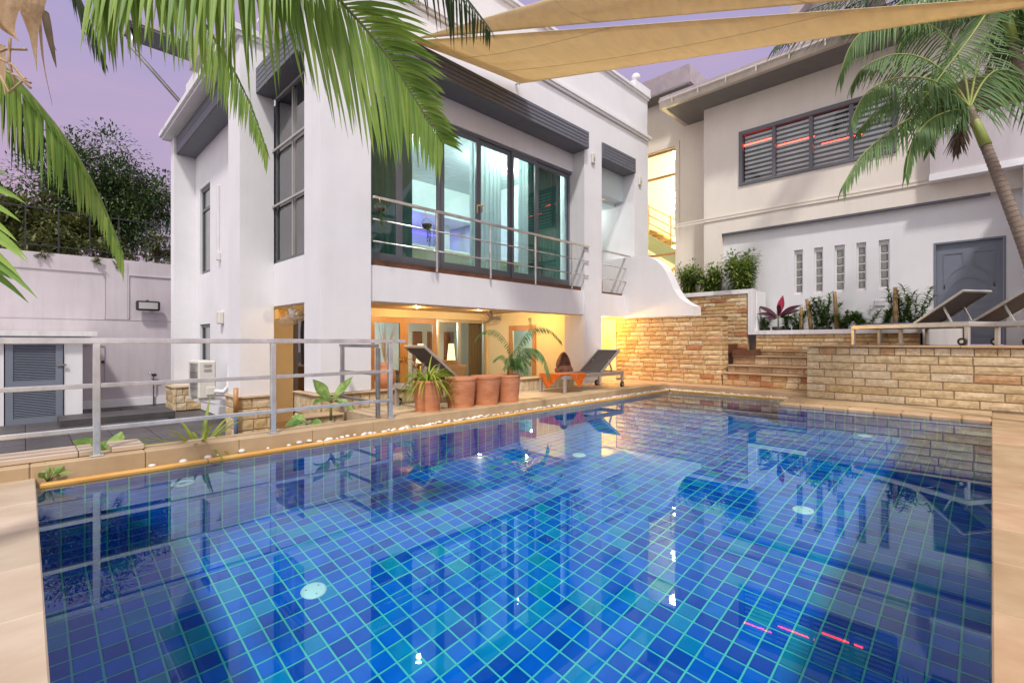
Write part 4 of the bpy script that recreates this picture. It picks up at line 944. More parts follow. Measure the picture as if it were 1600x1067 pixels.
build(MB().lathe([(.001,0),(.3,0),(.3,-.05),(.001,-.05)],(15.3,7.3,8.49),18),'ceiling_plate',M['steel'],t)
for k in range(13):
    a=k*1.25; x=15.3+.28*math.cos(a)*(1 if k%2 else .5); y=7.3+.28*math.sin(a); z=7.9-k*.30
    build(MB().ball(Vector((x,y,z)),.075,10,8),'globe',M['stairglow'],t); build(MB().tube([(x,y,z+.07),(x,y,8.44)],.003,4),'cord',M['steel'],t)
pointlamp((15.2,7.5,7.4),170,(1,.85,.58),.15); pointlamp((15.3,7.2,5.6),110,(1,.85,.58),.15); pointlamp((14.7,7.4,3.0),55,(1,.88,.66),.1)
# parapet wing on the far right
boxpart('parapet',M['stucco_old'],nh,XN-.25,XN-.02,-2.6,onx(1453,230,XN-.25).y,4.64,5.70); boxpart('parapet_cap',M['stucco'],nh,XN-.3,XN+.0,-2.6,onx(1452,230,XN-.25).y,4.50,4.639)
boxpart('bracket_wall',M['stucco'],nh,12.6,XR-.001,-.62,-.42,1.12,4.1); boxpart('bracket_wall',M['stucco'],nh,12.2,XN-.02,-1.3,-.42,4.14,4.49)
o=boxpart('brown_screen',M['brownfloor'],None,XN-.015,XN-.001,-1.1,.9,5.71,6.5); tag(o,'brown timber screen above the parapet behind the palm fronds','screen')

exec_rest=True
# ------------------------------------------------------------------ poolside handrail
t=thing('handrail','brushed steel handrail along the left pool edge ending at a corner post','railing',(1.5,5.7,.16))
YRl=5.70
for z,w_ in ((1.185,.05),(.785,.04),(.40,.04)): build(MB().cbox(-2.4,3.66 if z>1 else 3.43,YRl-w_/2,YRl+w_/2,z-w_/2,z+w_/2,c=.005),'rail',M['steel'],t)
for x in (-1.05,.45,1.95,3.43):
    build(MB().cbox(x-.026,x+.026,YRl-.03,YRl+.03,.158,1.159,c=.005),'post',M['steel'],t); build(MB().cbox(x-.05,x+.05,YRl-.05,YRl+.05,.156,.168,c=.003),'foot',M['steel'],t)
t=thing('return_handrail','short steel handrail turning from the corner post towards the white column','railing',(3.3,6.4,.13))
for z,w_ in ((1.12,.045),(.74,.035),(.36,.035)): build(MB().cbox(3.33-w_/2,3.33+w_/2,5.85,6.93,z-w_/2,z+w_/2,c=.005),'rail',M['steeldark'],t)
for y in (5.84,6.87): build(MB().cbox(3.305,3.355,y-.024,y+.024,.13,1.095,c=.005),'post',M['steeldark'],t)
# ------------------------------------------------------------------ courtyard: boundary wall, store, door
YB=17.4
bw=thing('boundary_wall','tall grey-lilac boundary wall closing the courtyard on the left','wall',(0,YB,FLOOR))
boxpart('wall',M['stucco_old'],bw,-22,3.34,YB,YB+.25,FLOOR,3.48)
for z in (1.78,): build(MB().box(-22,3.33,YB-.012,YB-.001,z,z+.02),'groove',M['stucco_old'],bw)
m=MB(); m.box(-22,1.55,YB-.03,YB-.001,3.05,3.075); m.box(1.53,1.555,YB-.03,YB-.001,1.82,3.049); m.box(2.05,3.3,YB-.03,YB-.001,3.05,3.075); m.box(2.05,2.075,YB-.03,YB-.001,1.82,3.049); m.box(1.56,2.04,YB-.02,YB-.001,1.8,3.4); build(m,'panel_moulding',M['stucco_old'],bw)
m=MB(); 
for b in ((-.2,1.55,1.05,1.07),(-.2,1.55,.02,.04)): m.box(b[0],b[1],YB-.02,YB-.001,b[2],b[3])
m.box(-.2,-.18,YB-.02,YB-.001,.04,1.05); m.box(1.53,1.55,YB-.02,YB-.001,.04,1.05); build(m,'hatch_outline',M['far'],bw); 
build(MB().ball(Vector((1.5,YB-.04,.62)),.04,8,6),'hatch_knob',M['black'],bw); build(MB().box(-22,3.33,YB-.05,YB-.001,FLOOR+.0,FLOOR+.22),'skirting',M['stucco'],bw)
# store with louvred door
YK=15.2
x0=ony(8,600,YK).x; x1=ony(98,600,YK).x; xr=ony(129,600,YK).x
st=thing('store_room','low white store room built against the boundary wall','shed',(x0,YK,FLOOR))
boxpart('wall',M['stucco'],st,x1+.02,xr,YK,YB-.06,FLOOR,1.30); boxpart('wall',M['stucco'],st,x0-4,x0-.02,YK,YB-.06,FLOOR,1.30); boxpart('lintel',M['stucco'],st,x0-.019,x1+.019,YK,YB-.06,1.22,1.30); boxpart('roof_slab',M['white'],st,x0-4,xr+.25,YK-.2,YB-.06,1.302,1.42)
d=thing('louvred_door','blue-grey louvred door of the courtyard store room','door',((x0+x1)/2,YK,FLOOR))
m=MB(); m.box(x0,x0+.12,YK-.04,YK+.02,FLOOR,1.2); m.box(x1-.12,x1,YK-.04,YK+.02,FLOOR,1.2); m.box(x0+.12,x1-.12,YK-.039,YK+.019,1.10,1.2); m.box(x0+.12,x1-.12,YK-.039,YK+.019,.16,.30); m.box(x0+.12,x1-.12,YK-.039,YK+.019,FLOOR,FLOOR+.13); build(m,'frame',M['doorgrey'],d)
m=MB()
for z0,z1 in ((FLOOR+.13,.16),(.30,1.10)):
    z=z0+.02
    while z<z1-.01: m.bar((x0+.12,YK-.01,z),(x1-.12,YK-.01,z),.05,.010,(0,-.7,1)); z+=.036
build(m,'louvre_slats',M['doorgrey'],d,'stuff'); build(MB().box(x1-.1,x1+.06,YK-.07,YK-.041,.62,.66),'hasp',M['steeldark'],d); build(MB().box(x0+.02,x1-.02,YK+.03,YK+.05,FLOOR,1.2),'backing',M['black'],d)
# raised dark step in the yard
o=boxpart('yard_step',M['yard'],None,x1-.1,xr+1.6,YK-1.2,YK-.25,FLOOR-.01,FLOOR+.16,c=.01); o['kind']='structure'
# floodlight on the boundary wall
p=ony(231,478,YB-.15); t=thing('floodlight','small black floodlight bracketed on the boundary wall','floodlight',tuple(p))
build(MB().cbox(p.x-.28,p.x+.28,p.y-.1,p.y+.02,p.z-.14,p.z+.14,c=.03),'housing',M['black'],t); build(MB().box(p.x-.22,p.x+.22,p.y-.112,p.y-.101,p.z-.09,p.z+.09),'lens',M['alu'],t); build(MB().box(p.x-.03,p.x+.03,p.y+.021,YB-.001,p.z+.05,p.z+.17),'bracket',M['black'],t)
p=ony(240,590,YB-.1); t=thing('garden_tap','thin pipe with a dark tap at the foot of the boundary wall','tap',tuple(p)); build(MB().tube([(p.x,p.y,FLOOR),(p.x,p.y,p.z+.1),(p.x-.12,p.y,p.z+.16)],.018,6),'pipe',M['steeldark'],t); build(MB().cbox(p.x-.05,p.x+.07,p.y-.05,p.y+.03,p.z+.04,p.z+.12,c=.02),'valve',M['black'],t)
# air conditioner
a=thing('air_conditioner','cream outdoor air conditioner unit on a white bracket beside the rear pillar','air conditioner',(2.8,12.4,-.05))
build(MB().cbox(2.60,2.93,12.0,12.9,-.05,.76,c=.025),'casing',M['plastic'],a)
m=MB()
for k in range(11): m.box(2.575,2.585,12.08+k*.055,12.088+k*.055,.02,.70)
for z in (.02,.19,.36,.53,.70): m.box(2.572,2.588,12.06,12.66,z-.006,z+.006)
build(m,'fan_grille',M['alu'],a); 
k=[MB()]; m=k[0]; m.tube([(2.592,12.36,.36),(2.596,12.36,.36)],.27,20); build(m,'fan_opening',M['black'],a)
for z in (.66,.56): build(MB().cbox(2.7,2.84,11.985,11.999,z-.02,z+.03,c=.004),'badge',M['alu'],a)
build(MB().cbox(2.74,2.92,11.97,11.998,.02,.2,c=.02),'valve_cover',M['plastic'],a)
m=MB(); m.bar((2.55,12.1,-.08),(3.34,12.1,-.08),.05,.05); m.bar((2.55,12.8,-.08),(3.34,12.8,-.08),.05,.05); m.bar((2.6,12.1,-.1),(3.34,12.1,-.32),.04,.04); build(m,'wall_bracket',M['white'],a,'stuff')
m=MB(); m.tube([(2.9,11.98,.1),(3.05,11.9,.08),(3.15,11.9,.2),(3.2,11.9,1.0),(3.2,11.92,1.55)],.05,8); build(m,'pipe_duct',M['white'],a)
t=thing('wall_conduit','white vertical cable cover beside the upper window of the left wing','conduit',(3.3,13.6,3)); p=onx(341,345,XL-.03); build(MB().cbox(XL-.06,XL-.001,p.y-.04,p.y+.04,3.3,5.0,c=.01),'cover',M['white'],t); build(MB().cbox(XL-.09,XL-.001,p.y-.12,p.y-.03,3.15,3.35,c=.01),'junction_box',M['white'],t)
t=thing('wall_light','small yellowed wall light above the air conditioner pipes','wall light',(3.3,12.9,1.8)); p=onx(344,491,XL-.06); build(MB().cbox(XL-.12,XL-.001,p.y-.1,p.y+.1,1.6,1.9,c=.02),'shade',M['plastic'],t)
t=thing('drain_pipe','brown and blue drain pipe standing at the middle pillar','pipe',(2.66,9.6,FLOOR)); build(MB().tube([(2.66,9.62,FLOOR),(2.66,9.62,-.1)],.035,8),'lower_pipe',M['towel'],t); build(MB().tube([(2.66,9.62,-.1),(2.66,9.62,.35)],.042,8),'upper_pipe',M['doorwood'],t)
# wall sensors
for (px,py,yy,lab) in ((927,248,YF-.03,'white sensor box on the column between the two balconies'),(1000,283,YF-.03,'white sensor box on the rightmost column of the house')):
    p=ony(px,py,yy); t=thing('sensor_box',lab,'sensor',tuple(p),'sensor boxes on the facade'); build(MB().cbox(p.x-.07,p.x+.07,p.y-.03,YF-.001,p.z-.13,p.z+.13,c=.02),'housing',M['plastic'],t); build(MB().cbox(p.x-.03,p.x+.03,p.y-.04,p.y-.031,p.z-.07,p.z+.02,c=.004),'lens',M['alu'],t)
p=ony(438,492,9.7); t=thing('lantern','small yellow lantern fixed beside the left fan','lantern',tuple(p)); build(MB().cbox(p.x-.09,p.x+.09,p.y-.08,p.y+.08,p.z-.1,p.z+.1,c=.02),'shade',M['rim'],t); build(MB().box(p.x-.03,p.x+.03,p.y-.03,p.y+.03,p.z+.1,2.05),'stem',M['brass'],t)
# ------------------------------------------------------------------ loungers
def lounger(name,label,loc,rz,L_=2.0,Wd=.64,zs=.36,back=.78,ang=32,grp='sun loungers',slat=False):
    """foot end at local x=0, head at x=L_; back hinge at L_-back"""
    t=thing(name,label,'sun lounger',loc,grp); t.rotation_euler=(0,0,rz)
    def pt(mb,nm,mt,par=None):
        o=MB.build(mb,nm,mt,None); o.parent=par or t; return o
    w2=Wd/2; m=MB()
    for s_ in (-1,1): m.cbox(0,L_,s_*w2-.026,s_*w2+.026,zs-.085,zs,c=.008)
    m.cbox(.001,.05,-w2+.026,w2-.026,zs-.084,zs-.001,c=.006); m.cbox(L_-.05,L_-.001,-w2+.026,w2-.026,zs-.084,zs-.001,c=.006); pt(m,'frame',M['alu'])
    for x in (.03,L_-.05):
        for s_ in (-1,1): pt(MB().cbox(x-.028,x+.034,s_*w2-.025,s_*w2+.025,0,zs-.086,c=.005),'leg',M['alu'])
    hx=L_-back
    pt(MB().cbox(.05,hx-.01,-w2+.024,w2-.024,zs-.02,zs-.008,c=.003),'seat',M['sling'])
    a=R(ang); ux,uz=math.cos(a),math.sin(a); bl=back+.02
    m=MB()
    for s_ in (-1,1): m.bar((hx,s_*(w2-.03),zs),(hx+ux*bl,s_*(w2-.03),zs+uz*bl),.035,.035,(-uz,0,ux))
    m.bar((hx+ux*bl,-w2+.02,zs+uz*bl),(hx+ux*bl,w2-.02,zs+uz*bl),.04,.035,(-uz,0,ux)); bf=pt(m,'back_frame',M['alu'])
    m=MB(); n=6
    for i in range(n):
        for j in range(6):
            def q(i_,j_):
                s1=i_/n; s2=-1+2*j_/6; sag=.02*math.sin(PI*s1)*(1-s2*s2)
                return (hx+ux*bl*s1+uz*sag,s2*(w2-.04),zs+.0+uz*bl*s1-ux*sag)
            m.quad(q(i,j),q(i+1,j),q(i+1,j+1),q(i,j+1),True)
    pt(m,'back_sling',M['sling'])
    for s_ in (-1,1):
        pt(MB().bar((hx+ux*bl*.55,s_*(w2-.1),zs+uz*bl*.55),(hx+ux*bl*.55+.18,s_*(w2-.1),zs-.10),.025,.025,(0,1,0)),'strut',M['alu'])
    for s_ in (-1,1):
        c=Vector((L_-.1,s_*(w2+.035),.065)); 
        wl=pt(MB().tube([c+Vector((0,-.016,0)),c+Vector((0,.016,0))],.065,18),'wheel',M['rubber']); hb=MB.build(MB().tube([c+Vector((0,-.02,0)),c+Vector((0,.02,0))],.028,12),'hub',M['alu'],None); hb.parent=wl
    return t
lounger('sun_lounger','grey sun lounger with an orange cloth over its foot, by the golden wall',(7.62,6.42,.127),0,2.2,.64,.37,.85,33,'sun loungers around the pool')
lounger('sun_lounger','grey sun lounger behind the row of terracotta pots, its raised back towards the column',(6.30,6.62,.127),PI,2.05,.62,.37,.95,38,'sun loungers around the pool')
lounger('sun_lounger','left one of the two sun loungers side by side on the raised terrace',(0,0,0),0,2.15,.66,.40,.92,33,'sun loungers around the pool')
L3=[o for o in bpy.data.objects if o.type=='EMPTY' and 'left one of the two' in str(o.get('label'))][0]
fp=Vector((12.37,1.88,1.112)); AZ=math.atan2(-1.75,-1.12); L3.location=fp; L3.rotation_euler=(0,0,AZ)
lounger('sun_lounger','right one of the two sun loungers on the raised terrace, cut by the frame',(12.52,1.13,1.112),AZ,2.15,.66,.40,.92,33,'sun loungers around the pool')
o=build(MB().cbox(.12,.95,-.27,.27,.402,.425,c=.01),'pool_towel',M['towel']); o.location=fp; o.rotation_euler=(0,0,AZ); tag(o,'blue towel lying flat on the foot of the left terrace lounger','towel')
# orange cloth draped over the lower lounger
m=MB(); z=.127+.385; n=8
def cl(a,b,c):
    m.v+= [a,b,c]; k=len(m.v); m.f.append((k-3,k-2,k-1)); m.sm.append(True)
xa,xb=7.60,8.42; yf=6.42-.35; xf=7.585
m.quad((xf+.01,6.76,z),(xb,6.2,z),(xb-.1,yf+.0,z),(xf+.01,yf,z),False)
def hang(p,q,tip,nn=6):
    p=Vector(p);q=Vector(q);tip=Vector(tip)
    for i in range(nn):
        a=p.lerp(q,i/nn); b=p.lerp(q,(i+1)/nn)
        for j in range(nn):
            s0=j/nn; s1=(j+1)/nn
            def w3(v,s): 
                r_=v.lerp(tip,s); d=(tip-(p+q)/2).normalized().cross((q-p).normalized()); return r_+d*.012*math.sin(6*((v-p).length/(q-p).length)*(1-s)*3)
            m.quad(w3(a,s0),w3(b,s0),w3(b,s1),w3(a,s1),True)
hang((xf-.003,6.74,z+.002),(xf-.003,6.13,z+.002),(xf-.015,6.50,.20)); hang((7.80,yf-.003,z+.002),(8.35,yf-.003,z+.002),(8.08,yf-.012,.21))
o=build(m,'orange_cloth',M['orange']); tag(o,'orange cloth laid across the lounger foot with two corners hanging down','cloth')
# ------------------------------------------------------------------ terracotta pots
def pot(x,y,z,r,hh,label,seed=0,full=True):
    t=thing('terracotta_pot',label,'plant pot',(x,y,z),'row of terracotta pots on the deck')
    pr=[(r*.60,0),(r*.80,0),(r*.82,.02)]+[(r*(.82+.16*k/7)*(1+.012*(k%2)),hh*(.06+.78*k/7)) for k in range(8)]+[(r*.995,hh*.87),(r*.985,hh*.885),(r*1.01,hh*.90),(r*1.025,hh*.985),(r*1.0,hh),(r*.93,hh*.99),(r*.90,hh*.8)]
    build(MB().lathe(pr,(x,y,z),30,wob=.02,seed=seed),'body',M['terra'],t); build(MB().lathe([(r*.89,hh*.82),(.001,hh*.84)],(x,y,z),20),'soil',M['soil'],t); return t
DZk=.127
pots=[(670,644,'terracotta pot holding the spider plant, nearest of the row'),(728,639,'empty terracotta pot, second in the row'),(767,634.5,'empty terracotta pot, third in the row'),(806,631,'terracotta pot holding the small palm, furthest of the row')]
PP=[]
for k,(px,py,lab) in enumerate(pots):
    p=gr(px,py,DZk); p.y=max(p.y,5.98-0.03*k); pp=p; PP.append(p); pot(p.x,p.y,DZk,.215 if k in(0,3) else .245,.49 if k else .48,lab,k)
# ------------------------------------------------------------------ plants
def bladeplant(loc,n,L_,wd,label,cat='spider plant',mt='leafyel',seed=1,elev=(35,80),droop=1.6,name='spider_plant',grp=None,part='blade',asym=None):
    r=random.Random(seed); t=thing(name,label,cat,loc,grp)
    for k in range(n):
        a=r.uniform(0,2*PI) if asym is None else asym+r.gauss(0,.9); e_=R(r.uniform(*elev)); ln=L_*r.uniform(.65,1.1)
        d=(math.cos(a)*math.cos(e_),math.sin(a)*math.cos(e_),math.sin(e_))
        m=MB().strip(Vector(loc)+Vector((math.cos(a)*.03,math.sin(a)*.03,0)),d,(0,0,1),ln,wd*r.uniform(.8,1.2),droop*r.uniform(.7,1.3),9,.5)
        build(m,part,M[mt],t)
    return t
p=PP[0]; bladeplant((p.x,p.y,DZk+.41),115,.58,.027,'potted spider plant with arching yellow-green leaves on the deck',seed=4,droop=2.6,elev=(25,80))
p=gr(300,690,.05); bladeplant((1.32,6.02,-.05),46,.66,.042,'spider plant growing behind the curb with long lime leaves',seed=9,elev=(28,75),droop=1.3)
def broadplant(loc,leaves,label,name='broadleaf_plant',mt='leafbroad',cat='plant',stem=.0):
    t=thing(name,label,cat,loc)
    if stem: build(MB().tube([Vector(loc),Vector(loc)+Vector((0,0,stem))],.018,8),'stalk',M['stem'],t)
    for (az,el,ln,wd,dr) in leaves:
        d=(math.cos(R(az))*math.cos(R(el)),math.sin(R(az))*math.cos(R(el)),math.sin(R(el))); b=Vector(loc)+Vector((0,0,stem))
        m=MB().strip(b+Vector(d)*.06,d,(-.45,-.45,.7),ln*.9,wd*1.1,dr,8,.3,peak=.42); build(m,'leaf',M[mt],t)
        build(MB().tube([b,b+Vector(d)*.09],.006,6),'leaf_stalk',M['stem'],t)
    return t
p=at(517,655,6.45); broadplant((p.x,p.y,.13),[(150,60,.36,.15,.4),(-20,55,.42,.13,.3),(200,30,.30,.11,1.2),(-50,18,.34,.10,1.6),(60,35,.28,.1,1.2),(-90,40,.2,.08,1)],'tall dumb cane plant with pale stalk growing beside the low stone block','dumb_cane','leafbroad','plant',.24)
p=at(430,657,6.0); broadplant((p.x+.35,p.y-.1,.12),[(170,25,.24,.12,1),(120,40,.22,.12,.8),(-60,25,.2,.1,1),(240,30,.2,.1,1)],'small dumb cane seedling lying low on the curb bed','dumb_cane')
broadplant((.58,6.18,.05),[(135,28,.34,.17,.9),(170,45,.30,.16,.5),(60,50,.28,.15,.5),(-40,24,.38,.16,1.0),(-10,35,.3,.15,.8),(100,35,.28,.14,.7),(220,20,.3,.14,1)],'low plant with broad mottled green leaves behind the ledge slabs','broadleaf_plant')
p=gr(58,745,0); broadplant((.13,YE+.11,.02),[(-60,60,.1,.05,.3),(30,50,.11,.05,.5),(100,60,.13,.05,.3),(-20,35,.13,.04,.6),(-120,50,.1,.05,.5)],'tiny weed with bright leaves in the gutter corner','weed'); 
m=MB().strip((.16,YE+.1,.02),(.9,.1,.45),(0,0,1),.16,.035,.2,6); o=build(m,'dry_leaf',M['husk']); tag(o,'curled brown leaf stuck in the gutter corner by the weed','dead leaf')
def shrub(loc,r,hh,n,label,mt='bush',ls=.07,lw=.03,seed=1,name='shrub',cat='shrub',stems=7,grp=None):
    rr=random.Random(seed); t=thing(name,label,cat,loc,grp); m=MB(); s_=MB(); L0=Vector(loc)
    tips=[]
    for k in range(stems):
        a=rr.uniform(0,6.28); q=rr.uniform(.2,1)*r; top=L0+Vector((math.cos(a)*q,math.sin(a)*q,hh*rr.uniform(.65,1.05))); mid=L0.lerp(top,.5)+Vector((0,0,hh*.08)); s_.tube([L0+Vector((math.cos(a)*.03,math.sin(a)*.03,0)),mid,top],[.010,.007,.003],5); tips.append((L0,mid,top))
    for k in range(n):
        a,b,c=rr.choice(tips); f_=rr.uniform(.15,1.02); p=(a.lerp(b,f_*2) if f_<.5 else b.lerp(c,f_*2-1)); off=Vector((rr.gauss(0,1),rr.gauss(0,1),rr.gauss(0,.8))).normalized(); p=p+off*rr.uniform(0,r*.42)
        d=(off+Vector((0,0,.3))).normalized(); m.strip(p,d,(0,0,1),ls*rr.uniform(.6,1.2),lw,.8,2,.3)
    build(s_,'stems',M['twig'],t,'stuff'); build(m,'foliage',M[mt],t,'stuff'); return t
# shrubs in the high planter
for k,(px,lab,rd,hh) in enumerate(((1076,'leafy shrub at the left end of the high planter, next to the scroll wall',.5,.78),(1110,'loose shrub in the middle of the high planter',.46,.70),(1160,'big bushy green shrub spilling over the corner of the high planter',.68,.95))):
    p=onx(px,452,13.12); shrub((p.x,p.y,2.42),rd,hh,4200 if k==2 else 2000,lab,mt='bushlite',ls=.10,lw=.05,seed=50+k,grp='shrubs in the high planter')
XQ=13.1
def oleander(px,hh,label,flowers=0,seed=1,n=4,spread=.18):
    rr=random.Random(seed); y=onx(px,516,XQ).y; L0=Vector((XQ,y,1.40)); t=thing('oleander',label,'flowering plant',tuple(L0),'flowering plants in the low planter')
    build(MB().lathe([(.07,0),(.10,.001),(.11,.12),(.10,.12),(.001,.11)],L0,14),'nursery_pot',M['rubber'],t)
    s_=MB(); m=MB(); tops=[]
    for k in range(n):
        a=rr.uniform(0,6.28); top=L0+Vector((math.cos(a)*spread*.6,math.sin(a)*spread,hh*rr.uniform(.7,1))); s_.tube([L0+Vector((0,0,.1)),L0.lerp(top,.5)+Vector((0,0,.06)),top],[.009,.007,.005],5); tops.append(top)
        for q in range(15):
            f_=.2+.8*q/14; c=L0.lerp(top,f_)
            for u in range(7):
                b=rr.uniform(0,6.28); e_=R(rr.uniform(10,60)); m.strip(c,(math.cos(b)*math.cos(e_),math.sin(b)*math.cos(e_),math.sin(e_)),(0,0,1),rr.uniform(.10,.17),.026,.6,3,.3)
    build(s_,'stems',M['stem'],t,'stuff'); build(m,'foliage',M['bush'],t,'stuff')
    for k in range(flowers):
        c=tops[k%len(tops)]+Vector((rr.uniform(-.03,.03),rr.uniform(-.05,.05),.03)); f=MB()
        for u in range(12): 
            b=u*.52; f.strip(c,(math.cos(b),math.sin(b),.5),(0,0,1),.075,.035,.5,3,.2,peak=.6)
        build(f,'flower',M['pink'],t)
    return t
oleander(1196,.42,'small dark plant at the left end of the low planter',0,61,3,.14)
oleander(1228,.48,'slim green plant just right of the purple cordyline',0,63,2,.05)
oleander(1246,.50,'bushy plant left of the first cut trunk',0,64,5,.2)
oleander(1280,.78,'pink flowering plant between the first two cut trunks, left one',1,65,5,.22)
oleander(1292,.86,'tall pink flowering plant just left of the second cut trunk',2,66,7,.26)
oleander(1316,.45,'low green plant at the foot of the second cut trunk',0,67,7,.3)
oleander(1352,.42,'small lone plant under the rightmost slit windows',0,68,7,.25)
oleander(1383,.50,'green plant left of the third cut trunk',0,69,4,.1)
oleander(1408,.92,'tall bushy plant right of the third cut trunk',0,70,6,.22)
oleander(1428,.92,'tall plant with pink blossom at the right end of the planter',3,71,7,.32)
def trunk(px,hh,label,lean,seed):
    y=onx(px,516,XQ-.1).y; p=Vector((XQ-.1,y,1.38)); t=thing('cut_trunk',label,'tree trunk',tuple(p),'cut trunks in the low planter')
    build(MB().tube([p,p+Vector((0,lean*.4,hh*.5)),p+Vector((0,lean,hh))],[.05,.046,.036],9),'stem',M['wood_log'],t); lv=MB(); rq=random.Random(seed+40)
    for q in range(60):
        c_=p+Vector((0,lean*.5,hh*rq.uniform(.1,.85))); a_=rq.uniform(0,6.28); lv.strip(c_+Vector((math.cos(a_),math.sin(a_),0))*.05,(math.cos(a_),math.sin(a_),.5),(0,0,1),rq.uniform(.06,.12),.03,.8,3,.3)
    build(lv,'climbing_leaves',M['bush'],t,'stuff')
    rr=random.Random(seed)
    m=MB()
    for k in range(3): q=p+Vector((0,lean*.5,hh*rr.uniform(.4,.9))); m.tube([q,q+Vector((-.05,rr.uniform(-.06,.06),.07))],[.018,.014],6)
    build(m,'branch_stubs',M['wood_log'],t,'stuff')
trunk(1268,.80,'leaning cut trunk, first one, between the cordyline and the pink flowers',.10,1); trunk(1308,.93,'upright cut trunk under the middle slit window',.05,2); trunk(1399,.95,'upright cut trunk near the terrace loungers',.0,3); trunk(1252,.62,'short thin reddish cut trunk beside the first leaning one',.0,4)
y=onx(1217,516,XQ).y; t=broadplant((XQ-.05,y,1.42),[(200,50,.5,.15,.6),(95,48,.62,.17,.7),(268,45,.62,.18,.7),(120,30,.5,.15,.7),(-60,40,.55,.15,.8),(240,30,.5,.15,.6),(160,5,.36,.13,.5),(300,10,.4,.13,.6),(70,15,.5,.14,.7)],'dark purple cordyline with one crimson upright leaf in the low planter','cordyline','purple','plant',.34)
m=MB().strip((XQ-.07,y,1.80),(0,-.22,.95),(-1,0,0),.52,.17,-.1,6,.3,peak=.5); build(m,'crimson_leaf',M['crimson'],t); build(MB().lathe([(.09,0),(.12,.001),(.14,.14),(.12,.14),(.001,.12)],(XQ-.05,y,1.40),14),'nursery_pot',M['rubber'],t)
t=thing('wall_plate','small white double socket plate on the wall above the small lone plant','socket',(XR,1.9,1.95)); y=onx(1375,470,XR).y; build(MB().cbox(XR-.03,XR-.001,y-.10,y+.10,1.98,2.12,c=.01),'plate',M['white'],t); build(MB().cbox(XR-.06,XR-.031,y+.12,y+.18,1.9,2.0,c=.01),'valve',M['alu'],t)
# hanging glass planters on the balcony railing
for k,(px,py,lab) in enumerate(((594,325,'glass globe planter hanging at the left end of the balcony railing'),(667,350,'glass globe planter hanging near the middle of the balcony railing'))):
    p=ony(px,py,YF-.1); t=thing('globe_planter',lab,'hanging planter',tuple(p),'glass globe planters on the balcony rail')
    build(MB().ball(p,.095,18,12),'globe',M['clear'],t); build(MB().lathe([(.001,-.09),(.055,-.075),(.085,-.035),(.09,-.01),(.001,.0)],p,16),'soil',M['soil'],t); build(MB().tube([p+Vector((0,0,.09)),p+Vector((0,.03,.17)),Vector((p.x,YF-.03,3.56))],.006,6),'hanger',M['brass'],t)
    m=MB(); rr=random.Random(k+80)
    for q in range(5):
        x=p.x+rr.uniform(-.06,.06); y=p.y+rr.uniform(-.05,.05); L_=rr.uniform(.22,.45)
        pts=[(x,y-.05,p.z+.02),(x,y-.09,p.z-.05),(x+.01,y-.09,p.z-L_)]; m.tube(pts,.003,4)
        for u in range(22): zz=p.z-.03-L_*u/22; m.strip((x,y-.09,zz),(rr.uniform(-1,1),rr.uniform(-1,1),-.3),(0,0,1),.035,.02,.4,2,.2)
    build(m,'trailing_vine',M['bush'],t,'stuff')
broadplant((10.85,8.3,3.05),[(a,40,.2,.08,1) for a in range(0,360,45)],'potted leafy plant on a stand in the narrow balcony','pot_plant'); o=build(MB().lathe([(.08,2.5),(.12,2.5),(.15,2.9),(.16,3.05),(.13,3.05),(.001,3.0)],(10.85,8.3,0),16),'plant_stand',M['black']); tag(o,'black stand under the potted plant in the narrow balcony','plant stand')
o=build(MB().lathe([(.001,2.5),(.22,2.5),(.27,2.65),(.27,2.85),(.2,2.95),(.001,2.97)],(11.15,7.9,0),20),'pouffe',M['wicker']); tag(o,'round tan pouffe on the narrow balcony floor','pouffe')
# ------------------------------------------------------------------ patio things
def urn():
    x,y=4.45,7.28; y=7.45; z=.387
    x=ony(604,600,7.3).x; y=7.14+.2
    t=thing('clay_urn','rough clay urn with tall dried reeds standing beside the nearest column','urn',(x,y,z)); build(MB().lathe([(.001,0),(.11,0),(.17,.10),(.185,.2),(.15,.31),(.10,.38),(.12,.43),(.10,.43),(.001,.36)],(x,y,z),20,wob=.1,seed=3),'body',M['terra'],t)
    rr=random.Random(5)
    for k in range(11): 
        a=rr.uniform(0,6.28); build(MB().strip((x,y,z+.40),(math.cos(a)*.22,math.sin(a)*.22,1),(0,1,0) ,rr.uniform(.5,.85),.02,rr.uniform(.05,.35),7,.3),'dried_reed',M['husk'],t)
urn()
o=boxpart('patio_bench',M['curb'],None,4.0,9.2,7.196,7.45,-.6,.384); tag(o,'low stone bench top behind the plinth carrying the urn','bench')
x=9.05; y=7.02; z=.387
t=thing('chiminea','brown clay chiminea with gaping hood and a face on its base, by the column','chiminea',(x,7.25,z)); c=(9.1,7.28,z)
build(MB().lathe([(.001,0),(.15,0),(.21,.06),(.22,.13),(.18,.20),(.12,.22),(.001,.22)],c,22,wob=.06,seed=8),'base',M['terradk'],t)
m=MB(); rows=[]   # half-open hood
for j in range(9):
    a=PI*.5*j/8; rr=.19*math.cos(a*.98)*(1-.05*j); zz=.20+.33*math.sin(a); row=[]
    for i in range(15):
        b=R(-10+200*i/14)-R(135-90)+0; row.append(Vector((c[0]+rr*math.cos(b+R(35)),c[1]+rr*math.sin(b+R(35)),c[2]+zz)))
    rows.append(row)
for j in range(8):
    for i in range(14): m.quad(rows[j][i],rows[j][i+1],rows[j+1][i+1],rows[j+1][i],True)
hd=build(m,'hood',M['terradk'],t); sm_=hd.modifiers.new('thickness','SOLIDIFY'); sm_.thickness=.03; sm_.offset=0
m=MB(); 
for s_ in (-1,1): m.ball(Vector((c[0]-.14+.07*s_,c[1]-.14-.07*s_,c[2]+.12)),.028,10,6)
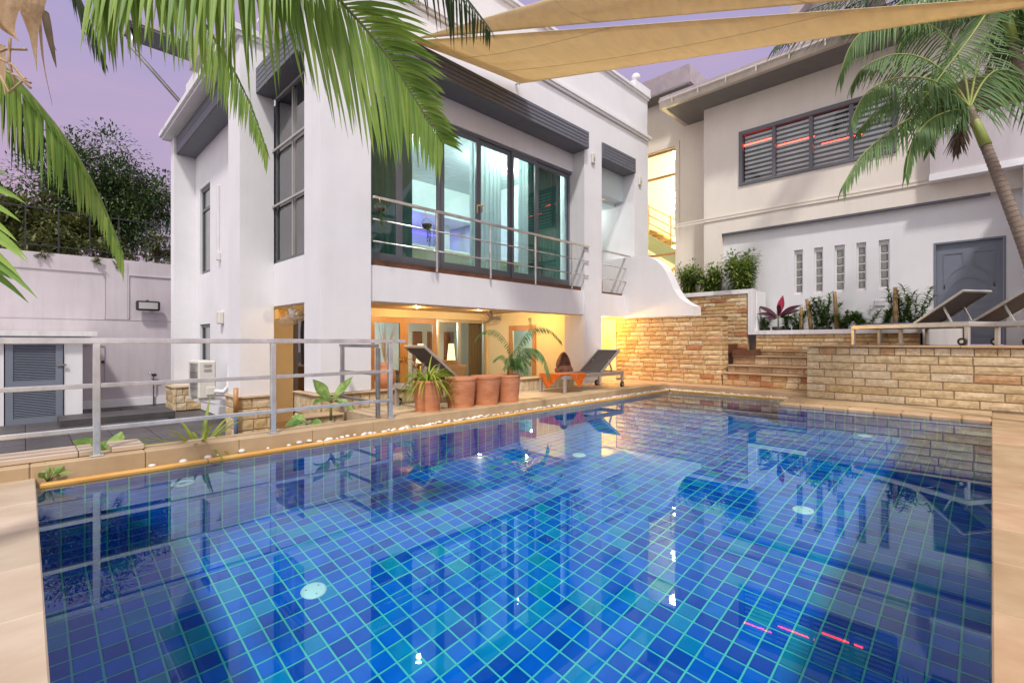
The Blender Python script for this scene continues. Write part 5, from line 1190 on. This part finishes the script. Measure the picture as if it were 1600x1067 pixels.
m.tube([(c[0]-.16,c[1]-.13,c[2]+.06),(c[0]-.15,c[1]-.15,c[2]+.045),(c[0]-.12,c[1]-.17,c[2]+.06)],.012,6); m.ball(Vector((c[0]-.155,c[1]-.155,c[2]+.09)),.022,8,6); build(m,'face_relief',M['terradk'],t)
# wicker seats
for (px,py,dd,rd,lab) in ((714,570,10.3,.20,'tall hourglass wicker stool behind the lounger back'),(703,563,11.6,.20,'wicker seat further inside the patio, half hidden by the stool')):
    p=at(px,py,dd); t=thing('wicker_stool',lab,'stool',(p.x,p.y,FLOOR),'wicker seats on the patio'); hh=p.z-FLOOR
    build(MB().lathe([(.001,0),(rd,.0),(rd*.8,hh*.25),(rd*.55,hh*.5),(rd*.7,hh*.75),(rd*1.02,hh*.93),(rd*1.05,hh*.97)],(p.x,p.y,FLOOR),24),'body',M['wicker'],t); build(MB().lathe([(rd*1.05,hh*.97),(rd*.98,hh*1.0),(rd*.85,hh*1.0),(.001,hh*.985)],(p.x,p.y,FLOOR),24),'seat',M['wicker'],t)
p=at(648,575,11.2); t=thing('flower_vase','white flowers in a vase on the patio behind the lounger','vase',(p.x,p.y,p.z-.2)); build(MB().lathe([(.001,-.9),(.07,-.9),(.09,-.5),(.05,-.2),(.05,0)],p,14),'vase',M['alu'],t); m=MB(); rr=random.Random(2)
for k in range(26): m.strip(p+Vector((rr.uniform(-.12,.12),rr.uniform(-.12,.12),rr.uniform(0,.14))),(rr.uniform(-1,1),rr.uniform(-1,1),.6),(0,0,1),.07,.05,.6,3,.2,peak=.6)
build(m,'flowers',M['white'],t,'stuff')
t=thing('patio_table','dark low table seen behind the handrail in the ground-floor room','table',(6.6,12.2,FLOOR)); build(MB().cbox(5.6,7.6,12.0,12.8,.30,.36,c=.01),'tabletop',M['slate'],t)
for x_ in (5.7,7.5):
    for y_ in (12.08,12.72): build(MB().box(x_-.03,x_+.03,y_-.03,y_+.03,FLOOR+.005,.299),'leg',M['slate'],t)
for k,(x_,z_) in enumerate(((ony(657,560,14.6).x,.3),(ony(705,560,14.6).x,.3))):
    t=thing('table_lamp',['tall table lamp glowing in front of the left red picture','tall table lamp glowing in front of the right red picture'][k],'lamp',(x_,14.6,FLOOR),'table lamps in the ground-floor room'); build(MB().lathe([(.10,.35),(.17,-.35)],(x_,14.6,.75),18),'shade',M['lampshade'],t); build(MB().tube([(x_,14.6,FLOOR),(x_,14.6,.3)],.03,8),'stand',M['brass'],t)
# fans
def fan(c,r,ax,label,ceil):
    t=thing('patio_fan',label,'fan',tuple(c),'wall fans in the patio'); ax=Vector(ax).normalized(); u=ax.cross(Vector((0,0,1))).normalized(); v=ax.cross(u)
    m=MB()
    for off,rr in ((-.07,.5),(-.05,.85),(0,1),(.05,.85),(.07,.5)): 
        pts=[c+ax*off+(u*math.cos(a)+v*math.sin(a))*r*rr for a in [2*PI*k/20 for k in range(21)]]; m.tube(pts,.004,4,cap=False)
    for k in range(20):
        a=2*PI*k/20; d=u*math.cos(a)+v*math.sin(a); m.tube([c-ax*.07+d*r*.1,c-ax*.07+d*r*.5,c-ax*.05+d*r*.85,c+d*r,c+ax*.05+d*r*.85,c+ax*.07+d*r*.1],.0022,4)
    build(m,'guard',M['alu'],t)
    for k in range(3):
        a=2*PI*k/3; d=u*math.cos(a)+v*math.sin(a); e_=u*math.cos(a+1.57)+v*math.sin(a+1.57); q=MB(); 
        q.quad(c+d*.03-e_*.03,c+d*r*.85-e_*.07+ax*.02,c+d*r*.85+e_*.07-ax*.02,c+d*.03+e_*.03,True); build(q,'fan_blade',M['plastic'],t)
    build(MB().tube([c-ax*.04,c+ax*.18],[.05,.06],12),'motor',M['plastic'],t); build(MB().tube([c+ax*.15,c+ax*.16+Vector((0,0,.08)),Vector((c.x+ax.x*.16,c.y+ax.y*.16,ceil))],.022,8),'bracket',M['plastic'],t)
fan(at(768,497,11.5),.25,(.35,.5,.75),'white fan hanging from the patio ceiling above the small palm',2.05)
fan(at(462,496,8.9),.32,(-.3,.3,.85),'white fan hanging behind the nearest column at its left',2.05)
# ------------------------------------------------------------------ palms
UP=Vector((0,0,1))
def bez(P_,n):
    P_=[Vector(p) for p in P_]; out=[]
    for i in range(n+1):                              # Catmull-Rom through the points
        s_=i/n*(len(P_)-1); k=min(int(s_),len(P_)-2); f_=s_-k; p0=P_[max(k-1,0)];p1=P_[k];p2=P_[k+1];p3=P_[min(k+2,len(P_)-1)]
        out.append(.5*((2*p1)+(p2-p0)*f_+(2*p0-5*p1+4*p2-p3)*f_*f_+(3*p1-p0-3*p2+p3)*f_**3))
    return out
def frond(parent,path,n,ln,wd,mt='leaf',droop=1.0,fwd=.6,side=1.0,drop=.3,seed=1,sep=False,rr=(.016,.004),sides=(1,-1),lmin=.35,start=.04,rmat='stem',sc2=(1,1),jit=.12,tw=.25,dirs=None):
    r=random.Random(seed); pts=bez(path,24); rad=[rr[0]+(rr[1]-rr[0])*i/24 for i in range(25)]
    fr=build(MB().tube(pts,rad,6),'frond',M[rmat],parent); m=MB()
    for k in range(n):
        f_=start+(1-start)*k/(n-1); s_=f_*24; i=min(int(s_),23); p=pts[i].lerp(pts[i+1],s_-i); T=(pts[i+1]-pts[i]).normalized(); S=T.cross(UP); S=S.normalized() if S.length>1e-3 else Vector((1,0,0))
        prof=(.55+.45*math.sin(PI*min(1,f_*1.15+.1)))*(1 if f_<.75 else 1-(f_-.75)*2.2)
        for q,sg in enumerate(sides):
            L_=ln*max(lmin,prof)*r.uniform(1-jit,1+jit)*(sc2[0] if sg>0 else sc2[1]); base=(S*sg*side+Vector((0,0,-drop))) if dirs is None else dirs[q][0].lerp(dirs[q][1],f_)
            d=(base+T*fwd+Vector((r.gauss(0,.05),r.gauss(0,.05),r.gauss(0,.05)))).normalized()
            mb=MB() if sep else m
            mb.strip(p,d,T.cross(d).normalized(),L_,wd*r.uniform(.85,1.15),droop*r.uniform(.75,1.25),6 if sep else 4,.45,tw=r.uniform(-tw,tw),peak=.3)
            if sep: build(mb,'leaflet',M[mt],fr)
    if not sep: build(m,'leaflets',M[mt],fr,'stuff')
    return fr
def PX(*a): return [at(*q) for q in a]
pl=thing('coconut_palm','coconut palm leaning in from the left with long bright fronds over the yard and house','palm tree',(-1.2,3.4,.05))
pl.location=(-1.2,3.4,.05)
crown=at(-70,-120,2.6)
build(MB().tube(bez([(-1.2,3.4,-.6),(-1.25,3.3,1.2),(-1.1,3.0,2.5),crown],12),[.14-.003*i for i in range(13)],14),'trunk',M['bark'],pl)
# the long bright frond across the top middle
RT=Vector((rt[0],rt[1],0)); FW=Vector((fw[0],fw[1],0))
frond(pl,PX((150,-330,2.5),(330,-210,2.7),(440,-95,2.85),(530,0,3.0),(600,80,3.1),(645,150,3.2),(690,222,3.3)),86,.94,.030,'leaf',.7,.28,.25,1.0,1,True,(.016,.004),sc2=(.60,1.0),tw=.3,dirs=((RT*.9+UP*.45-FW*.3,RT*.9+UP*.15-FW*.2),(-UP+RT*.42,-UP-RT*.22)),lmin=.3)
# second frond: leaflets hanging in over the top left
frond(pl,PX((520,-170,2.75),(450,-140,2.7),(370,-110,2.65),(290,-85,2.6),(210,-65,2.6),(150,-45,2.6)),66,.80,.028,'leaf',.7,.12,.22,1.0,2,True,(.014,.005),tw=.5,dirs=((-UP+RT*.35-FW*.3,-UP+RT*.1-FW*.3),(-UP+RT*.15+FW*.3,-UP+FW*.3)),lmin=.6)
# third frond, further back, pointing down to the pillar
frond(pl,PX((200,-90,4.0),(285,-10,4.1),(340,70,4.2),(385,150,4.3),(418,240,4.4)),60,.50,.022,'leaf',.5,.35,.5,.7,3,False,(.012,.003),sc2=(.4,1.0),dirs=((RT*.6-UP*.5,RT*.4-UP*.6),(-UP-RT*.55,-UP-RT*.25)))
# fourth frond, arching down at the left over the tree
frond(pl,PX((-60,40,3.0),(10,108,3.1),(62,165,3.2),(112,230,3.3),(152,300,3.4),(190,390,3.5)),74,.48,.019,'leaf',.5,.45,.35,.8,4,False,(.012,.004),sc2=(.35,1.0),lmin=.45,dirs=((RT*.5-UP*.7,RT*.15-UP*.9),(-UP-RT*.45,-UP-RT*.15)))
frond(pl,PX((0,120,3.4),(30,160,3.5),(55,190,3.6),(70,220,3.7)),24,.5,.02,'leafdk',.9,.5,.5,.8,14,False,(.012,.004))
# backlit fronds at the top left, their shade put into the leaf colour
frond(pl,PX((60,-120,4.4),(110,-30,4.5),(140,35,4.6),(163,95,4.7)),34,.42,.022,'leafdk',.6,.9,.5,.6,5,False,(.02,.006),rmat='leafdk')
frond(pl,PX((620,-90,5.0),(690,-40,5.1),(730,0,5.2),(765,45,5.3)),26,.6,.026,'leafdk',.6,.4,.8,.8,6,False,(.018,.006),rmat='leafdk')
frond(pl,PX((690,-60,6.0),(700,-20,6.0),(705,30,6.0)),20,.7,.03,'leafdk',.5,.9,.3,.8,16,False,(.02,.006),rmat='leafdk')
# near leaflets at the left edge
frond(pl,PX((-40,180,1.55),(-60,260,1.55),(-75,330,1.55),(-85,410,1.6)),13,.36,.019,'leaf',.5,.30,-.9,.35,7,True,(.012,.006),sides=(-1,),lmin=.8) if False else None
rn=random.Random(12)
lf=build(MB().tube(PX((-60,200,1.6),(-75,300,1.6),(-90,420,1.6)),.012,6),'frond',M['stem'],pl)
for (y0,x1,y1) in ((262,12,268),(290,42,312),(315,33,340),(350,45,396),(365,44,400),(375,35,428),(395,60,457),(408,46,468),(330,28,372),(420,20,430),(385,18,420),(300,20,302)):
    a=at(-72,y0-14,1.6); b=at(x1,y1,1.5+rn.uniform(-.05,.1)); d=(b-a); build(MB().strip(a,d.normalized()+Vector((0,0,.22)),at(0,0,1).normalized()*0+Vector((-.6,-.6,.5)),d.length*1.02,.021,.5,8,.4,peak=.5),'leaflet',M['leaf'],lf)
# dry husk and fibres
def husk(pts,wds,seed,mt='husk'):
    m=MB(); pts=bez(pts,10); r=random.Random(seed); rows=[]
    for i,p in enumerate(pts):
        f_=i/10; w_=wds[0]*(1-f_)+wds[1]*f_; w_*=max(.05,1-f_**1.6); s_=Vector((rt[0],rt[1],0)); q=Vector((-fw[0],-fw[1],0)); rows.append([p+s_*w_*(-1+j/3)+q*w_*.5*(1-((j-3)/3)**2)+Vector((0,0,r.uniform(-.005,.005))) for j in range(7)])
    for i in range(10):
        for j in range(6): m.quad(rows[i][j],rows[i][j+1],rows[i+1][j+1],rows[i+1][j],True)
    return build(m,'dry_husk',M[mt],pl)
husk(PX((40,-60,2.3),(48,0,2.3),(52,50,2.32),(58,112,2.34)),(.13,.015),1)
husk(PX((5,-10,2.2),(10,40,2.2),(30,65,2.2)),(.10,.02),2); husk(PX((-10,70,2.4),(2,110,2.4),(8,150,2.4)),(.06,.01),3)
husk(PX((60,-20,2.4),(64,60,2.4),(70,110,2.4),(82,165,2.45)),(.012,.004),4); husk(PX((70,20,2.8),(78,60,2.8),(88,106,2.8)),(.025,.035),5,'dry'); husk(PX((66,10,2.8),(76,50,2.8),(88,80,2.8)),(.01,.006),6,'dry')
m=MB()
for a in (((0,118,2.3),(14,145,2.3),(40,122,2.3)),((0,92,2.3),(20,102,2.3),(38,125,2.3),(48,130,2.3)),((10,112,2.3),(30,120,2.3),(48,138,2.3)),((16,60,2.3),(14,98,2.3),(24,135,2.3)),((-10,85,2.3),(10,77,2.3),(42,78,2.3))): m.tube(PX(*a),.006,5)
build(m,'dry_fibres',M['husk'],pl,'stuff')
# palms on the right
def rpalm(label,base,shaft,crown_,fr,dead,seed):
    t=thing('areca_palm',label,'palm tree',tuple(base),'palms at the right side')
    pts=bez([base]+shaft+[crown_],20); build(MB().tube(pts,[.088-.0019*i for i in range(21)],14),'trunk',M['bark'],t)
    rings=MB()
    for i in range(3,60):
        f_=i/62*20; k=int(f_); p=pts[k].lerp(pts[min(k+1,20)],f_-k); T=(pts[min(k+1,20)]-pts[k]).normalized(); rr_=.088-.0019*f_
        rings.tube([p-T*.006,p+T*.006],rr_+.004,14)
    build(rings,'trunk_rings',M['bark'],t,'stuff')
    T=(pts[-1]-pts[-3]).normalized(); build(MB().tube([crown_-T*.65,crown_-T*.3,crown_],[.066,.06,.035],14),'crownshaft',M['crownshaft'],t)
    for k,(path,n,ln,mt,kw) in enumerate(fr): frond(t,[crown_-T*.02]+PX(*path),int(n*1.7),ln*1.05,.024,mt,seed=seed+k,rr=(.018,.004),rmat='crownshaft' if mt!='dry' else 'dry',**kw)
    return t
cA=at(1514,168,6.9)
rpalm('slender palm with a leaning ringed trunk crossing the grey door corner',Vector((9.7,-1.15,.04)),[at(1640,480,6.3),at(1590,355,6.5),at(1545,240,6.7)],cA,[
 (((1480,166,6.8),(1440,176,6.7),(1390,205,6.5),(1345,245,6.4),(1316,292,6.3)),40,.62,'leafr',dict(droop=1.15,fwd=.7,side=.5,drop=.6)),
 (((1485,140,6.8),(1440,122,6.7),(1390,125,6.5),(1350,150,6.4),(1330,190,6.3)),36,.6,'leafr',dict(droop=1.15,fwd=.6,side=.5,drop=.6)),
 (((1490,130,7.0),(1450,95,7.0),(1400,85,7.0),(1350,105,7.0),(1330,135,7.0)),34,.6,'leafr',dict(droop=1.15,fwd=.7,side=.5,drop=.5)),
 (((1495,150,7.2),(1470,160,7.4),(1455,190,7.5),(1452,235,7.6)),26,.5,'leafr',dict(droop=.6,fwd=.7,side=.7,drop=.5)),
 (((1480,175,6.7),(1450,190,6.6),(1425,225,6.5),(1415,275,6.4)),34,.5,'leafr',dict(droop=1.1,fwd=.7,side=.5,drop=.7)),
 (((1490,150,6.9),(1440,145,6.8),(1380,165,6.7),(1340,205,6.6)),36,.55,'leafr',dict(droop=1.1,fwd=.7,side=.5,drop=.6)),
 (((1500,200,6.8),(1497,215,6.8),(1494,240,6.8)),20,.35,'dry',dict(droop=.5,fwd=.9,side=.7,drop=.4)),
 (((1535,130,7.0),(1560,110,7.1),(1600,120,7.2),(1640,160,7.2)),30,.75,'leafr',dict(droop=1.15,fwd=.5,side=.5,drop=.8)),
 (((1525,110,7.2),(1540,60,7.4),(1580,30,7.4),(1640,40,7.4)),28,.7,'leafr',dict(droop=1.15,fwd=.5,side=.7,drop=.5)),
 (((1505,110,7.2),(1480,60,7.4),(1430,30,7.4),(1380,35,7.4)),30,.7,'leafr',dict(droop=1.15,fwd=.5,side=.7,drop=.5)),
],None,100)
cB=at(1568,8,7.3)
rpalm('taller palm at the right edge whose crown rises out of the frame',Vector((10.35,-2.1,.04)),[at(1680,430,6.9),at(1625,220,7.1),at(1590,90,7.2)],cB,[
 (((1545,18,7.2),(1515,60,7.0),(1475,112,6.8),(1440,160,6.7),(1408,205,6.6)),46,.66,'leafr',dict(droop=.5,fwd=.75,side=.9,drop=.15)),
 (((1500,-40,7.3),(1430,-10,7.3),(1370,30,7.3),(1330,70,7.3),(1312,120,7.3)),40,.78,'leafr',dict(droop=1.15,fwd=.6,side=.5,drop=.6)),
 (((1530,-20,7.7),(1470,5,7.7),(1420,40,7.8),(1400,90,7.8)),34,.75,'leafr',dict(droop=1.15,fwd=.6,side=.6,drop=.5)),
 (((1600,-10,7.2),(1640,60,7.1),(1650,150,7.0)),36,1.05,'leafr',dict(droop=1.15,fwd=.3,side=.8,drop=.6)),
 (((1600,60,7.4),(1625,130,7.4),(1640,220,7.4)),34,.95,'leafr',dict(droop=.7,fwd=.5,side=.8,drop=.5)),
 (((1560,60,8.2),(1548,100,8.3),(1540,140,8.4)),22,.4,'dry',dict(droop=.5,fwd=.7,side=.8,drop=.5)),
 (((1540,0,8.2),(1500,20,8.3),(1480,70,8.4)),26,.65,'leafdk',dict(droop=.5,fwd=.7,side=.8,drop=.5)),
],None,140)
# dark fronds above the sails (a third palm behind)
t=thing('areca_palm','dark palm behind the sails whose fronds show above them','palm tree',(11.5,1.8,1.1),'palms at the right side')
c3=at(1420,-60,10.5); c3.z=max(c3.z,8.2); build(MB().tube([(12.6,c3.y,1.3),(c3.x,c3.y,4),c3],[.1,.09,.07],12),'trunk',M['bark'],t) if False else None
for k,pth in enumerate((((1420,-40,10.3),(1370,-20,10.2),(1310,0,10.0),(1240,25,9.8)),((1420,-40,10.3),(1330,10,10.2),(1260,40,10.1),(1210,75,10.0)),((1430,-40,10.3),(1400,0,10.2),(1350,20,10.1),(1320,50,10)))): frond(t,PX(*pth),30,.9,.04,'leafdk',.6,.8,.6,.4,160+k,False,(.02,.006),rmat='leafdk')
# small palm in the fourth pot
p=PP[3]; t=thing('small_palm','small feathery palm growing in the furthest terracotta pot','palm',(p.x,p.y,DZk+.4))
b0=Vector((p.x,p.y,DZk+.38)); build(MB().tube([b0,b0+Vector((.01,0,.25)),b0+Vector((.02,.0,.42))],[.022,.018,.012],8),'stem',M['stem'],t)
dz=8.35
for k,(pth,n,ln) in enumerate((
  (((806,560,dz),(815,530,dz),(835,512,dz),(858,515,dz),(876,532,dz)),30,.20),
  (((800,560,dz),(792,535,dz),(775,517,dz),(755,518,dz),(743,530,dz)),24,.16),
  (((808,565,dz),(830,545,dz-.1),(848,555,dz-.2),(858,585,dz-.3)),34,.26),
  (((800,568,dz),(785,555,dz),(772,562,dz)),20,.14),
  (((806,560,dz),(818,545,dz-.2),(835,545,dz-.3)),20,.2),
  (((802,570,dz),(795,562,dz-.2),(787,575,dz-.3)),18,.16),
  (((806,565,dz),(815,562,dz-.2),(822,580,dz-.3)),20,.18),
  (((806,545,dz),(827,515,dz+.1),(828,497,dz+.1)),14,.10))):
    frond(t,[b0+Vector((.02,0,.4))]+PX(*pth),int(n*1.3),ln*1.15,.017,'leafr',.7,.6,.7,.6,200+k,False,(.005,.0015),lmin=.5,start=.12)
# ------------------------------------------------------------------ trees, fence and buildings beyond the boundary wall
def tree(c,rx,rz,n,label,mt,seed,base,ls=.22,lobes=26,name='tree',holes=.0):
    rr=random.Random(seed); t=thing(name,label,'tree',(c[0],c[1],base)); c=Vector(c); m=MB()
    br=MB(); br.tube([(c.x,c.y,base),(c.x+.1,c.y,(base+c.z)/2),(c.x,c.y,c.z)],[.28,.2,.1],8)
    L=[]
    for k in range(lobes):
        d=Vector((rr.gauss(0,1),rr.gauss(0,1),rr.gauss(0,1))).normalized(); q=rr.uniform(.35,.95); p=c+Vector((d.x*rx*q,d.y*rx*q,d.z*rz*q)); L.append((p,rr.uniform(.22,.42)*min(rx,rz))); br.tube([c+Vector((0,0,-rz*.4)),c.lerp(p,.6),p],[.08,.05,.02],5)
    build(br,'trunk',M['twig'],t)
    for k in range(n):
        p,r_=rr.choice(L); d=Vector((rr.gauss(0,1),rr.gauss(0,1),rr.gauss(0,1))).normalized(); q=p+d*r_*rr.uniform(.5,1.25); m.strip(q,(d+Vector((rr.uniform(-.6,.6),rr.uniform(-.6,.6),rr.uniform(-.6,.6)))),(0,0,1),ls*rr.uniform(.6,1.3),ls*.45,.5,2,.2)
    build(m,'crown',M[mt],t,'stuff')
ct=at(158,318,27); tree(ct,3.3,3.4,38000,'tall dark rounded tree rising behind the boundary wall','treeleaf',301,FLOOR,.20,80)
ct=at(60,365,24); tree(ct,2.6,1.7,9000,'olive green tree at the left behind the boundary wall','hedgeleaf',302,FLOOR,.24,24)
ct=at(-40,350,25); tree(ct,2.6,2.0,6000,'reddish green tree at the left edge beyond the wall','hedgeleaf',303,FLOOR,.24,20)
ct=at(245,395,22.5); tree(ct,.9,.8,600,'sparse bush between the dark tree and the house corner','hedgeleaf',304,FLOOR,.2,10)
m=MB(); rr=random.Random(9)
for k in range(9000):
    x=rr.uniform(-20,3.25); y=YB+.5+rr.random()*1.0; top=3.5+.9*(.6+.4*math.sin(x*1.7)+.3*math.sin(x*4.1)); z=3.3+rr.random()*(top-3.3); m.strip((x,y,z),(rr.gauss(0,1),rr.gauss(0,1),rr.gauss(0,.6)),(0,0,1),rr.uniform(.12,.25),.08,.5,2,.2)
build(m,'creeper_hedge',M['hedgeleaf'],kind='stuff')
f=thing('iron_fence','black iron fence on top of the boundary wall, overgrown with creeper','fence',(-5,YB+.12,3.48))
for k in range(30):
    x=3.1-k*.62; build(MB().box(x-.015,x+.015,YB+.10,YB+.13,3.482,4.75),'picket',M['black'],f)
build(MB().box(-16,3.3,YB+.105,YB+.125,4.62,4.65),'rail',M['black'],f); build(MB().box(-16,3.3,YB+.105,YB+.125,3.66,3.69),'rail',M['black'],f)
for (px,py) in ((66,402),(150,412),(183,412)):
    p=ony(px,py,YB-.03); shrub((p.x,p.y,3.5),.12,-.25 if px>100 else -.12,26,['creeper sprig hanging over the wall at the left','creeper sprig hanging over the middle of the wall','creeper sprig hanging nearest the house corner'][(66,150,183).index(px)],'hedgeleaf',.14,.07,seed=px,name='creeper_sprig',cat='creeper',stems=2,grp='sprigs hanging over the wall')
db=at(250,410,62); t=thing('office_block','distant grey-lilac office block beside the house corner','building',(db.x,db.y,FLOOR))
def rel(px,py,d): return at(px,py,d)
def fb(px0,px1,py0,py1,d,mt,nm,th=6):
    a=at(px0,py1,d); b=at(px1,py0,d); m=MB(); A=Vector((a.x,a.y)); B=Vector((b.x,b.y)); F2=Vector(fw)*th
    poly=[(A.x,A.y),(B.x,B.y),(B.x+F2.x,B.y+F2.y),(A.x+F2.x,A.y+F2.y)]; m.prism(poly,'z',a.z if nm!='body' else FLOOR,b.z); return build(m,nm,mt,t)
fb(222,280,350,560,62,M['far'],'body'); fb(243,280,337,349.7,62.2,M['slate'],'roof_block'); fb(232,251,351,361,61.9,M['farwin'],'window',.05); fb(253,275,354,364,61.9,M['farwin'],'window',.05); fb(222,280,362,370,61.6,M['far'],'ledge',.3); fb(254,272,388,407,61.9,M['farwin'],'window',.05); fb(231,250,378,392,61.9,M['farwin'],'window',.05)
# ------------------------------------------------------------------ shade sails
def sailmesh(corners,label,sag=.35,hollow=.10):
    A,B,Cc=[Vector(c) for c in corners]; ce=(A+B+Cc)/3; n=22; m=MB(); idx={}
    for i in range(n+1):
        for j in range(n+1-i):
            a=i/n;b=j/n;c=1-a-b; p=A*a+B*b+Cc*c; ed=27*a*b*c; hl=max(4*a*b*(1-c),4*b*c*(1-a),4*a*c*(1-b)); p=p.lerp(ce,hollow*hl*(1-ed)*1.0); p.z-=sag*ed*.5; idx[(i,j)]=len(m.v); m.v.append(tuple(p))
    for i in range(n):
        for j in range(n-i):
            m.f.append((idx[(i,j)],idx[(i+1,j)],idx[(i,j+1)])); m.sm.append(True)
            if i+j<n-1: m.f.append((idx[(i+1,j)],idx[(i+1,j+1)],idx[(i,j+1)])); m.sm.append(True)
    t=thing('shade_sail',label,'shade sail',tuple(ce),'beige shade sails over the pool'); o=build(m,'fabric',M['sail'],t)
    for q in (A,B,Cc):
        dv=(q-ce).normalized(); sd2=dv.cross(UP).normalized(); pts=[q+dv*.06+dv*.04*math.cos(a)+sd2*.04*math.sin(a) for a in [2*PI*k/14 for k in range(15)]]; build(MB().tube(pts,.007,6,cap=False),'corner_ring',M['steel'],t)
    def sp(a,b,c): 
        i=round(a*n); j=round(b*n); return Vector(m.v[idx[(i,j)]])-Vector((0,0,.006))
    for f_ in (.32,.64):                                # sewn seams across the fabric
        q=round(f_*n); row=[Vector(m.v[idx[(q,j)]])-Vector((0,0,.005)) for j in range(n+1-q)]; mm=MB(); mm.tube(row,.006,4); build(mm,'seam',M['sail'],t); s_=o.modifiers.new('hem','SOLIDIFY'); s_.thickness=.006
    return t
A1=ony(640,64,YF-.12); B1=ony(812,131,YF-.12); C1=at(1850,-24,5.2)
t=sailmesh([A1,B1,C1],'lower beige shade sail stretched from two hooks on the house over the pool end',.25,.012)
build(MB().tube([B1,B1+Vector((0,.05,.02)),(B1.x,YF+.0,B1.z+.02)],.012,6),'hook',M['steel'],t); build(MB().tube([A1,(A1.x,YF,A1.z+.02)],.012,6),'hook',M['steel'],t)
A2=ony(643,62,YF-.2); D2=at(1480,-190,5.0); E2=at(1720,-34,5.3)
sailmesh([A2,D2,E2],'upper beige shade sail crossing the top of the view',.2,.015)
